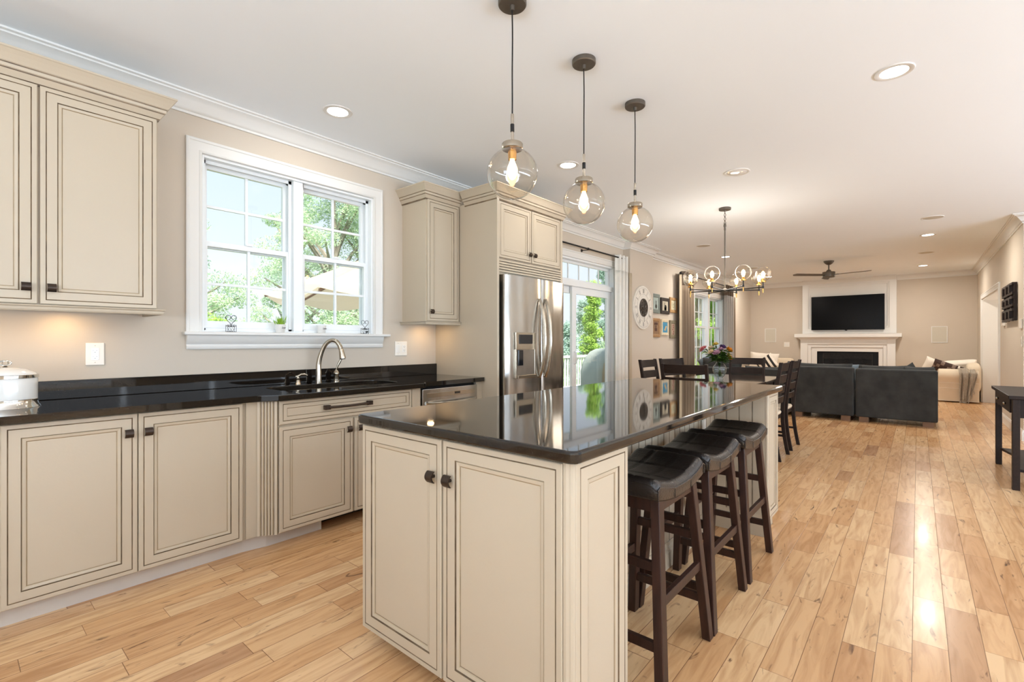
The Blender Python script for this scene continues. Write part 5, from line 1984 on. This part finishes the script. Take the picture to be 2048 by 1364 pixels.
def wall_speaker(y0, y1, z0, z1, lab):
    t = thing('wall_speaker', (XF, (y0 + y1) / 2, (z0 + z1) / 2), lab, 'speaker', 'in-wall speakers either side of the fireplace')
    fin('frame', MB().rings((XF - .012, y1, z0), YNEG, ZA, y1 - y0, z1 - z0, [(0, -.011, 0), (0, 0, 0), (.012, 0, 0), (.014, -.004, 0)]), [M['trim']], t)
    fin('grille', MB().box(XF - .010, XF - .008, y0 + .013, y1 - .013, z0 + .013, z1 - .013), M['grille'], t)


wall_speaker(2.962, 3.235, 1.222, 1.595, 'in-wall speaker above the cream pillow on the window side of the fireplace')
wall_speaker(-.512, -.233, 1.208, 1.585, 'in-wall speaker above the ivory sofa near the cased opening')
t = thing('light_switch', (XF, 2.70, 1.157), 'white double switch plate between the mantel and the wall speaker', 'switch')
fin('cover_plate', MB().box(XF - .008, XF - .0005, 2.635, 2.768, 1.092, 1.223), M['plastic'], t, bevel=.003)
for y in (2.672, 2.732):
    fin('rocker', MB().box(XF - .012, XF - .007, y - .017, y + .017, 1.125, 1.19), M['white'], t, bevel=.002)

# right wall fittings
t = thing('wall_art', (9.58, YR, 1.76), 'dark wooden lattice wall art on the right wall beside the cased opening', 'wall art')
b = MB()
for x in (9.10, 9.40, 9.75, 10.06):
    b.box(x - .022, x + .022, YR + .006, YR + .036, 1.515, 2.02)
for z in (1.53, 1.66, 1.72, 1.82, 1.88, 2.005):
    b.box(9.08, 10.09, YR + .03, YR + .056, z - .016, z + .016)
for x in (9.25, 9.575, 9.905):
    for z0_, z1_ in ((1.545, 1.645), (1.89, 1.99), (1.735, 1.805)):
        b.box(x - .055, x + .055, YR + .022, YR + .070, z0_, z1_)
fin('lattice', b, M['blackwood'], t, bevel=.003)
t = thing('thermostat', (10.32, YR, 1.52), 'small white thermostat between the lattice wall art and the cased opening', 'thermostat')
fin('body', MB().box(10.24, 10.40, YR + .0005, YR + .03, 1.47, 1.57), M['plastic'], t, bevel=.006)
fin('display', MB().box(10.29, 10.36, YR + .03, YR + .031, 1.51, 1.55), M['grille'], t)
t = thing('light_switch', (8.72, YR, 1.24), 'white switch plate on the right wall past the lattice wall art', 'switch')
fin('cover_plate', MB().box(8.685, 8.76, YR + .0005, YR + .008, 1.17, 1.30), M['plastic'], t, bevel=.003)
fin('rocker', MB().box(8.705, 8.74, YR + .007, YR + .012, 1.205, 1.265), M['white'], t, bevel=.002)
t = thing('intercom_panel', (8.78, YR, 1.46), 'small pale wall panel above the switch at the end of the right wall', 'wall panel')
fin('body', MB().box(8.70, 8.86, YR + .0005, YR + .016, 1.40, 1.52), M['plastic'], t, bevel=.004)

# ================================================================== console table
t = thing('console_table', (6.33, -.78, 0), 'black stained console table with small drawer at the right picture edge', 'table')
fin('tabletop', MB().box(5.72, 6.94, -.99, -.575, .755, .785), M['blackwood'], t, bevel=.004)
b = MB().box(5.76, 6.90, -.97, -.95, .60, .754).box(5.76, 5.78, -.97, -.64, .60, .754).box(6.88, 6.90, -.97, -.64, .60, .754)
fin('apron', b, M['blackwood'], t)
dw = fin('drawer', MB().box(5.90, 6.84, -.62, -.60, .625, .745).box(5.90, 6.84, -.94, -.62, .63, .735), M['blackwood'], t, bevel=.002)
for x in (6.12, 6.62):
    fin('knob', MB().blob((x, -.588, .685), .012, .012, .012, 12, 8), M['nickel'], dw, smooth=True)
for x in (5.735, 6.85):
    for y in (-.965, -.645):
        fin('leg', MB().hexa([(x, y, 0), (x + .062, y, 0), (x + .062, y + .045, 0), (x, y + .045, 0)], [(x, y, .755), (x + .062, y, .755), (x + .062, y + .045, .755), (x, y + .045, .755)]), M['blackwood'], t, bevel=.003)
pl = [(5.79, -.95), (6.86, -.95), (6.86, -.63)] + [(6.86 - (6.86 - 5.79) * i / 10, -.63 - .07 * math.sin(math.pi * i / 10)) for i in range(1, 10)] + [(5.79, -.63)]
fin('shelf', MB().prism(pl, .145, .168), M['blackwood'], t, bevel=.003)

# ================================================================== living area
def pillow_mb(w, h, th, Mx, seed=0, n=16, mi_fn=None):
    """soft square cushion with pulled corners; local x width, z height, y thickness"""
    rnd = random.Random(seed)
    a1, a2 = rnd.uniform(0, 6), rnd.uniform(0, 6)
    b = MB()
    for sgn in (1, -1):
        vs, fs, ms = [], [], []
        for j in range(n + 1):
            for i in range(n + 1):
                x, z = i / n * 2 - 1, j / n * 2 - 1
                pin = 1 - .07 * (1 - abs(x) ** 2) * abs(z) ** 3
                pin2 = 1 - .07 * (1 - abs(z) ** 2) * abs(x) ** 3
                t = th * .5 * ((1 - x ** 4) * (1 - z ** 4)) ** .55
                t *= 1 + .10 * math.sin(3 * x + a1) * math.sin(2.4 * z + a2)
                vs.append(Mx @ Vector((x * w / 2 * pin2, sgn * t, z * h / 2 * pin)))
        for j in range(n):
            for i in range(n):
                q = j * (n + 1) + i
                f = (q, q + 1, q + n + 2, q + n + 1)
                fs.append(f if sgn < 0 else f[::-1])
                ms.append(mi_fn(i / n, j / n) if mi_fn else 0)
        k = len(b.m)
        b.add(vs, fs)
        b.m[k:] = ms
    return b


def TM(loc, rx=0, ry=0, rz=0):
    return Matrix.Translation(loc) @ Matrix.Rotation(R(rz), 4, 'Z') @ Matrix.Rotation(R(ry), 4, 'Y') @ Matrix.Rotation(R(rx), 4, 'X')


def pillow(name, loc, w, h, th, rot, m, lab, seed=0, mats=None, fn=None, group=None):
    t = thing(name, loc, lab, 'pillow', group)
    fin('cover', pillow_mb(w, h, th, TM(loc, *rot), seed, mi_fn=fn), mats or m, t, smooth=True)
    return t


def soft(b, x0, x1, y0, y1, z0, z1, p=6, nu=28, nv=12):
    return b.blob(((x0 + x1) / 2, (y0 + y1) / 2, (z0 + z1) / 2), (x1 - x0) / 2, (y1 - y0) / 2, (z1 - z0) / 2, nu, nv, p)


def rbox(name, x0, x1, y0, y1, z0, z1, m, t, r=.03):
    return fin(name, MB().box(x0, x1, y0, y1, z0, z1), m, t, smooth=True, bevel=r, seg=4)


def sofa_module(x, y0, y1, zb, lab, cush, arm=None, depth=.98):
    """module of the sectional whose back faces the kitchen"""
    t = thing('sectional_sofa_module', (x + depth / 2, (y0 + y1) / 2, 0), lab, 'sofa', 'charcoal velvet sectional sofa modules')
    rbox('back', x, x + .20, y0 + .004, y1 - .004, .075, zb, M['velvet'], t, .025)
    rbox('base', x + .18, x + depth, y0 + .004, y1 - .004, .075, .30, M['velvet'], t, .02)
    rbox('seat_cushion', x + .20, x + depth + .02, y0 + .01, y1 - .01, .30, .46, M['velvet'], t, .05)
    if arm:
        rbox('armrest', x + .10, x + depth, arm[0], arm[1], .075, .62, M['velvet'], t, .03)
    for (c0, c1, zt, seed) in cush:
        Mx = TM((x + .30, (c0 + c1) / 2, (zt + .44) / 2), 12, 0, 90)
        fin('back_cushion', pillow_mb(c1 - c0, zt - .44, .26, Mx, seed), M['velvet'], t, smooth=True)
    for yy in (y0 + .05, y1 - .17):
        for xx in (x + .02, x + depth - .14):
            fin('foot', MB().box(xx, xx + .10, yy, yy + .12, 0, .076), M['bark2'], t)
    return t


M['bark2'] = mat('light_wood_foot', S(122, 88, 62), .5, noise=.2)
SX = 9.10
sofa_module(SX, .757, 1.625, .828, 'charcoal velvet sofa module, middle of the sectional, directly behind the dining chairs', [(.80, 1.60, .885, 1)])
sofa_module(SX, -.222, .745, .818, 'charcoal velvet sofa module at the open floor end of the sectional', [(.12, .72, .875, 2), (-.20, .18, .87, 3)])
sofa_module(SX + .02, 1.64, 3.20, .762, 'wide low charcoal sofa module running toward the dining window', [(2.45, 3.18, .93, 4), (1.68, 2.42, .80, 5)])
pillow('throw_pillow', (SX + .42, .14, .635), .44, .42, .16, (22, 34, 88), M['velvet'], 'dark velvet throw pillow tilted on the open floor end of the sofa', 8)
pillow('throw_pillow', (SX + .48, .27, .66), .44, .40, .16, (24, 0, 92), M['ivory'], 'cream throw pillow peeking between the sofa back and the fireplace', 9)
pillow('throw_pillow', (SX + .42, 3.02, .80), .46, .46, .15, (26, 30, 95), M['slate'], 'blue grey throw pillow on the sofa by the dining window', 10)
pillow('throw_pillow', (SX + .46, .98, .66), .50, .44, .15, (24, 0, 92), M['slate'], 'blue grey throw pillow in front of the middle sofa cushion', 12)

# ivory sofa along the right wall with its rolled arm towards us
t = thing('ivory_sofa', (13.8, -.55, 0), 'ivory slipcovered sofa with a fat rolled arm beside the cased opening', 'sofa')
AX = 13.20
arm = []
for i in range(15):        # arm section (x, z): straight skirt, roll bulging out at the top
    a = R(-40 + 250 * i / 14)
    arm.append((AX + .155 - .155 * math.cos(a - R(0)), .525 + .145 * math.sin(a)))
prof = [(AX + .05, .035), (AX + .045, .30), (AX + .045, .40)] + [(AX + .15 - .15 * math.cos(a), .53 + .145 * math.sin(a)) for a in [R(-35 + 215 * i / 14) for i in range(15)]] + [(AX + .28, .42), (AX + .28, .035)]
b = MB()
ys = [-.93, -.915, -.90, -.62, -.36, -.33, -.315]
vs = []
for k, y in enumerate(ys):
    f = 1 if 1 <= k <= 5 else .93
    for x_, z_ in prof:
        vs.append((AX + .15 + (x_ - AX - .15) * f, y, .3 + (z_ - .3) * (f if z_ > .3 else 1)))
n = len(prof)
b.add(vs, [(k * n + i, k * n + (i + 1) % n, (k + 1) * n + (i + 1) % n, (k + 1) * n + i) for k in range(len(ys) - 1) for i in range(n)] + [tuple(range(n)), tuple(range(len(vs) - 1, len(vs) - n - 1, -1))])
ar = fin('armrest', b, M['ivory'], t, smooth=True)
b = MB()
for z in (.395, .285):
    b.tube([(AX + .042, y, z + .003 * math.sin(y * 20)) for y in (-.92, -.7, -.5, -.33)], .005, 6)
b.tube([(AX + .04, y, .030) for y in (-.93, -.6, -.32)], .006, 6)
fin('seam', b, M['offwhite'], ar)
rbox('base', AX + .26, 14.60, -.93, -.10, .035, .32, M['ivory'], t, .03)
rbox('seat_cushion', AX + .28, 14.55, -.70, -.06, .32, .50, M['ivory'], t, .06)
b = MB()
soft(b, AX + .06, 14.60, -.975, -.74, .20, .80, 5)
fin('back', b, M['ivory'], t, smooth=True)
pillow('sofa_cushion', (13.95, -.30, .63), .50, .42, .20, (-8, -24, 84), M['offwhite'], 'white cushion propped at the fireplace side of the ivory sofa', 21)
pillow('sofa_cushion', (13.62, -.66, .735), .55, .24, .22, (-20, 6, 92), M['offwhite'], 'long pale cushion lying over the rolled arm of the ivory sofa', 22)
M['plaid1'] = mat('brown_plaid_wool', S(72, 52, 46), .9, noise=.4, nscale=30)
M['plaid2'] = mat('grey_plaid_wool', S(140, 120, 108), .9, noise=.4, nscale=30)
pillow('plaid_cushion', (13.50, -.44, .65), .48, .34, .16, (-24, -22, 90), None, 'brown and grey plaid cushion leaning on the ivory sofa arm', 23, [M['plaid1'], M['plaid2'], M['offwhite']],
       lambda u, v: 2 if int(u * 16) in (2,) else (1 if (int(u * 8) + int(v * 5)) % 3 == 0 else 0))

# knitted throw over the arm
t = thing('knitted_throw', (AX + .1, -.76, 0), 'grey taupe fringed knitted throw hanging over the ivory sofa arm', 'blanket')
def throw_fn(u, v):
    # v runs from the seat side over the roll and down to the floor
    path = [(AX + .34, .62), (AX + .22, .692), (AX + .10, .68), (AX + .0, .60), (AX - .015, .50), (AX + .0, .35), (AX - .005, .20), (AX - .02, .06)]
    k = v * (len(path) - 1)
    i = min(int(k), len(path) - 2)
    f = k - i
    x = path[i][0] * (1 - f) + path[i + 1][0] * f
    z = path[i][1] * (1 - f) + path[i + 1][1] * f
    if u > .5 and v > .5:
        z += (u - .5) * .50 * (v - .5) * 2
    y = -.60 - .27 * u - .03 * math.sin(v * 4) + (.0 if v < .4 else -(v - .4) * .10 * (1 - u))
    x -= .018 * math.sin(u * 17 + v * 3) + .012 * math.sin(u * 31) + .012
    return (x, y, z)
b = MB().grid(throw_fn, 40, 40)
fin('blanket', b, M['throw'], t, smooth=True, solid=.010, normals=False)
b = MB()
for i in range(46):
    p = Vector(throw_fn(i / 45, 1.0))
    b.tube([p, p + Vector((-.012, random.uniform(-.01, .01), -.03)), p + Vector((-.02 - random.uniform(0, .02), random.uniform(-.02, .02), -.052 if p.z < .08 else -.10))], .0035, 5)
fin('fringe', b, M['throw'], t)

# ivory armchair in the far window corner
t = thing('ivory_armchair', (13.9, 3.0, 0), 'ivory slipcovered armchair in the far window corner behind the dark sofa', 'armchair')
rbox('base', 13.55, 14.45, 2.5, 3.45, .04, .42, M['ivory'], t, .04)
rbox('back', 14.35, 14.60, 2.5, 3.45, .04, .80, M['ivory'], t, .08)
rbox('armrest', 13.55, 14.45, 2.40, 2.58, .04, .58, M['ivory'], t, .07)
rbox('armrest', 13.55, 14.45, 3.38, 3.56, .04, .58, M['ivory'], t, .07)
pillow('large_cream_pillow', (13.98, 3.12, .70), .70, .50, .20, (14, -4, 90), M['offwhite'], 'large cream pillow under the wall speaker at the window side', 31)
pillow('striped_pillow', (13.7, 2.98, .66), .46, .40, .14, (14, 34, 92), None, 'small black and white striped pillow against the large cream pillow', 32, [M['black'], M['offwhite']], lambda u, v: 1 if int(u * 12) % 3 == 0 else 0)

# ================================================================== outside
GZ = -3.0
b = MB().box(-60, 160, YW + .6, 300, GZ - .5, GZ)
g = struct(fin('lawn', b, M['lawn']))
# deck outside the kitchen and slider
b = MB()
for i in range(26):
    y = YW + .20 + i * .142
    b.box(-1.0, 13.0, y, y + .136, -.16, -.12)
struct(fin('deck_floor', b, M['deck']))
b = MB().box(-1.0, 13.0, YW + .2, 7.28, -.45, -.17)
for x in (-.8, 3.5, 8, 12.8):
    for y in (4.2, 7.1):
        b.box(x, x + .14, y, y + .14, GZ, -.45)
struct(fin('deck_frame', b, M['deck']))
t = thing('deck_railing', (9.0, 7.2, -.12), 'white deck railing with square balusters beyond the sliding door', 'railing')
fin('top_rail', MB().box(2.9, 13.0, 7.15, 7.25, .80, .86), M['vinyl'], t)
fin('bottom_rail', MB().box(2.9, 13.0, 7.17, 7.23, -.03, .03), M['vinyl'], t)
for x in (2.9, 6.2, 9.4, 12.9):
    fin('post', MB().box(x, x + .10, 7.15, 7.25, -.12, .95), M['vinyl'], t)
x = 8.6
bal = None
while x < 12.8:
    o = fin('baluster', MB().box(x, x + .035, 7.182, 7.218, .03, .80), M['vinyl'], t)
    x += .13
x = 3.1
b = MB()
while x < 8.6:
    b.box(x, x + .035, 7.182, 7.218, .03, .80)
    x += .13
o = fin('baluster_run', b, M['vinyl'], t)
o['kind'] = 'stuff'

# covered grill
t = thing('covered_grill', (9.0, 5.1, -.12), 'barbecue grill under a grey and tan vinyl cover on the deck', 'grill')
GX, GY = 9.15, 5.15
sec = [(-.12, .62, .32), (.35, .60, .31), (.62, .58, .31), (.80, .50, .30), (.92, .42, .26), (1.02, .34, .20), (1.08, .20, .12), (1.095, .0, .0)]
vs = []
N_ = 28
for z, a, c in sec:
    for k in range(N_):
        th = 2 * math.pi * k / N_
        e = .45
        wob = 1 + .03 * math.sin(th * 7 + z * 5)
        vs.append((GX + a * wob * math.copysign(abs(math.cos(th)) ** e, math.cos(th)), GY + c * wob * math.copysign(abs(math.sin(th)) ** e, math.sin(th)), z))
b = MB().add(vs, [(j * N_ + k, j * N_ + (k + 1) % N_, (j + 1) * N_ + (k + 1) % N_, (j + 1) * N_ + k) for j in range(len(sec) - 1) for k in range(N_)])
for j in range(len(sec) - 1):
    for k in range(N_):
        b.m[j * N_ + k] = 1 if (j < 3 and 14 <= k <= 26 and k not in (14, 15, 16)) else 0
fin('cover', b, [M['cover'], M['cover2']], t, smooth=True)
b = MB()
for sx in (-1, 1):
    b.cyl((GX + sx * .5, GY - .02, -.06), (GX + sx * .5, GY + .02, -.06), .05, .05, 12)
fin('wheels', b, M['black'], t)

# umbrella
UX, UY, UZ = 4.27, 5.88, 1.75
t = thing('patio_umbrella', (UX, UY, -.12), 'large cream canvas patio umbrella outside the kitchen window', 'umbrella')
ns = 8
b = MB()
NR, NT = 10, 12
rot0 = math.atan2(UY, UX) + math.pi + R(16)
vs = []
for i in range(NR + 1):
    u = i / NR
    for k in range(ns * NT):
        s_ = k / NT
        f = s_ - int(s_)
        a0, a1 = rot0 + 2 * math.pi * int(s_) / ns, rot0 + 2 * math.pi * (int(s_) + 1) / ns
        p0 = Vector((math.cos(a0), math.sin(a0), 0)) * 1.72 * u
        p1 = Vector((math.cos(a1), math.sin(a1), 0)) * 1.72 * u
        p = p0.lerp(p1, f)
        sag = math.sin(math.pi * f) * u * u
        z = UZ + .10 + .80 * (1 - u ** .92) - .10 * sag
        vs.append((UX + p.x * (1 - .02 * sag), UY + p.y * (1 - .02 * sag), z))
K_ = ns * NT
b.add(vs, [(i * K_ + k, i * K_ + (k + 1) % K_, (i + 1) * K_ + (k + 1) % K_, (i + 1) * K_ + k) for i in range(NR) for k in range(K_)])
fin('canopy', b, M['canvas'], t, smooth=True, normals=True)
for k in range(ns):
    a = rot0 + 2 * math.pi * k / ns
    fin('rib', MB().bar((UX + .05 * math.cos(a), UY + .05 * math.sin(a), UZ + .82), (UX + 1.70 * math.cos(a), UY + 1.70 * math.sin(a), UZ + .07), .02, .025), M['bark2'], t)
fin('pole', MB().cyl((UX, UY, -.12), (UX, UY, UZ + .90), .024, .024, 14), M['bark2'], t, smooth=True)
fin('finial', MB().blob((UX, UY, UZ + .93), .035, .035, .05, 12, 8), M['bark2'], t, smooth=True)
fin('base', MB().cyl((UX, UY, -.118), (UX, UY, -.05), .25, .22, 24), M['black'], t, smooth=True)

# ridge far away, its haze painted into the base colour
b = MB()
rnd = random.Random(4)
n = 90
vs = []
for i in range(n + 1):
    x = -150 + 900 * i / n
    h = 14 + 9 * math.sin(i * .31 + 1) + 5 * math.sin(i * .83) + 2 * math.sin(i * 2.1)
    vs += [(x, 420, -30), (x, 470, h), (x + 4, 600, h * .6)]
fs = []
for i in range(n):
    q = 3 * i
    fs += [(q, q + 3, q + 4, q + 1), (q + 1, q + 4, q + 5, q + 2)]
b.add(vs, fs)
hl = struct(fin('hills', b, M['hill'], smooth=True))


def leaf_blob(rnd, b, c, rad, count, size, flat=.75):
    for _ in range(count):
        while True:
            p = Vector((rnd.uniform(-1, 1), rnd.uniform(-1, 1), rnd.uniform(-1, 1)))
            if .25 < p.length < 1:
                break
        p = Vector((p.x * rad, p.y * rad, p.z * rad * flat)) + c
        d = Vector((rnd.gauss(0, 1), rnd.gauss(0, 1), rnd.gauss(0, 1))).normalized()
        e = d.orthogonal().normalized()
        s_ = size * rnd.uniform(.6, 1.3)
        q = len(b.v)
        b.v += [p - d * s_, p + e * s_ * .45, p + d * s_, p - e * s_ * .45]
        b.f.append((q, q + 1, q + 2, q + 3))
        b.m.append(0)


def tree(name, loc, height, spread, m, lab, seed, leaf=.12, clumps=34, per=150, grp='trees beyond the deck', crown0=.25, conic=False, lean=0):
    rnd = random.Random(seed)
    t = thing(name, loc, lab, 'tree', grp)
    base = Vector(loc)
    br = MB().tube([base, base + Vector((lean * .3, 0, height * .45)), base + Vector((lean, 0, height * .92))], [height * .022, height * .015, height * .004], 8)
    lf = MB()
    for k in range(clumps):
        u = crown0 + (1 - crown0) * (k + rnd.random()) / clumps
        if conic:
            r = spread * (1 - (u - crown0) / (1 - crown0)) * rnd.uniform(.3, 1)
        else:
            r = spread * math.sin(math.pi * min(1, (u - crown0) / (1 - crown0) * .86 + .12)) * rnd.uniform(.25, 1)
        a = rnd.uniform(0, 6.28)
        c = base + Vector((lean * u + r * math.cos(a), r * math.sin(a), height * u))
        if r > .3 * spread:
            s0 = base + Vector((lean * u * .9, 0, height * max(.15, u - .14)))
            br.tube([s0, s0.lerp(c, .55) + Vector((0, 0, .1)), c], [height * .008, height * .005, height * .002], 5)
        leaf_blob(rnd, lf, c, spread * rnd.uniform(.20, .34), per, leaf, .62)
    fin('trunk', br, M['bark'], t)
    o = fin('foliage', lf, m, t, normals=False)
    o['kind'] = 'stuff'
    return t


def dirpt(px, dist, z):
    """ground position seen at image column px (2048 wide) at a plan distance"""
    a = (px - 1024) / 959.3
    c_, s_ = math.cos(R(40.245)), math.sin(R(40.245))
    d = Vector((c_ + a * s_, s_ - a * c_, 0)).normalized()
    return (d.x * dist, d.y * dist, z)


tree('maple_tree', dirpt(345, 13, GZ), 7.4, 1.55, M['leafA'], 'pale green maple at the canister side of the kitchen window view', 1, .034, 44, 800)
tree('maple_tree', dirpt(585, 17, GZ), 9.4, 1.7, M['leafA'], 'tall airy maple crossing the middle sashes of the kitchen window', 2, .042, 28, 650)
tree('maple_tree', dirpt(668, 15, GZ), 9.4, 2.1, M['leafA'], 'leafy maple filling the upper panes of the kitchen window above the umbrella', 3, .038, 52, 800)
tree('maple_tree', dirpt(740, 16, GZ), 9.0, 2.2, M['leafA'], 'leafy maple at the narrow cabinet side of the kitchen window view', 4, .038, 48, 700)
tree('leafy_bush', dirpt(415, 11, GZ), 4.75, 1.1, M['leafB'], 'bright green bush low behind the wire card holder and left sash', 5, .032, 34, 700, 'bushes below the deck', .1)
tree('leafy_bush', dirpt(540, 12, GZ), 4.15, 1.4, M['leafA'], 'pale green bush low behind the potted grass', 6, .032, 34, 600, 'bushes below the deck', .1)
tree('leafy_bush', dirpt(680, 13, GZ), 4.9, 2.0, M['leafA'], 'dense green bush under the umbrella edge', 7, .036, 44, 800, 'bushes below the deck', .1)
tree('conifer', dirpt(1186, 19, GZ), 6.5, 1.0, M['leafB'], 'bright green narrow conifer through the sliding door glass', 8, .045, 90, 300, 'trees seen through the sliding door', .05, True)
tree('conifer', dirpt(1213, 26, GZ), 9.6, 1.25, M['leafC'], 'tall blue-green conifer reaching the transom of the sliding door', 9, .055, 54, 420, 'trees seen through the sliding door', .05, True)
tree('conifer', dirpt(1168, 32, GZ), 6.9, 1.6, M['leafC'], 'distant blue-green conifer behind the narrow bright one', 10, .08, 46, 240, 'trees seen through the sliding door', .05, True)
tree('conifer', dirpt(1136, 26, GZ), 5.2, 1.5, M['leafC'], 'low conifer seen next to the refrigerator edge', 11, .07, 40, 240, 'trees seen through the sliding door', .05, True)
tree('conifer', dirpt(1236, 22, GZ), 6.6, 1.6, M['leafA'], 'broad pale conifer at the curtain side of the sliding door', 12, .06, 46, 320, 'trees seen through the sliding door', .05, True)
for i, (px, d, h, sp_, lab) in enumerate(((1398, 19, 9.5, 2.6, 'dense bright tree filling the first panes of the dining window'),
                                          (1428, 21, 10.5, 2.8, 'dense bright tree filling the middle of the dining window'),
                                          (1452, 24, 11, 3.0, 'dense bright tree at the pale curtain side of the dining window'))):
    tree('leafy_tree', dirpt(px, d, GZ), h, sp_, M['leafB'], lab, 20 + i, .085, 60, 380, 'trees beyond the dining window', .08)
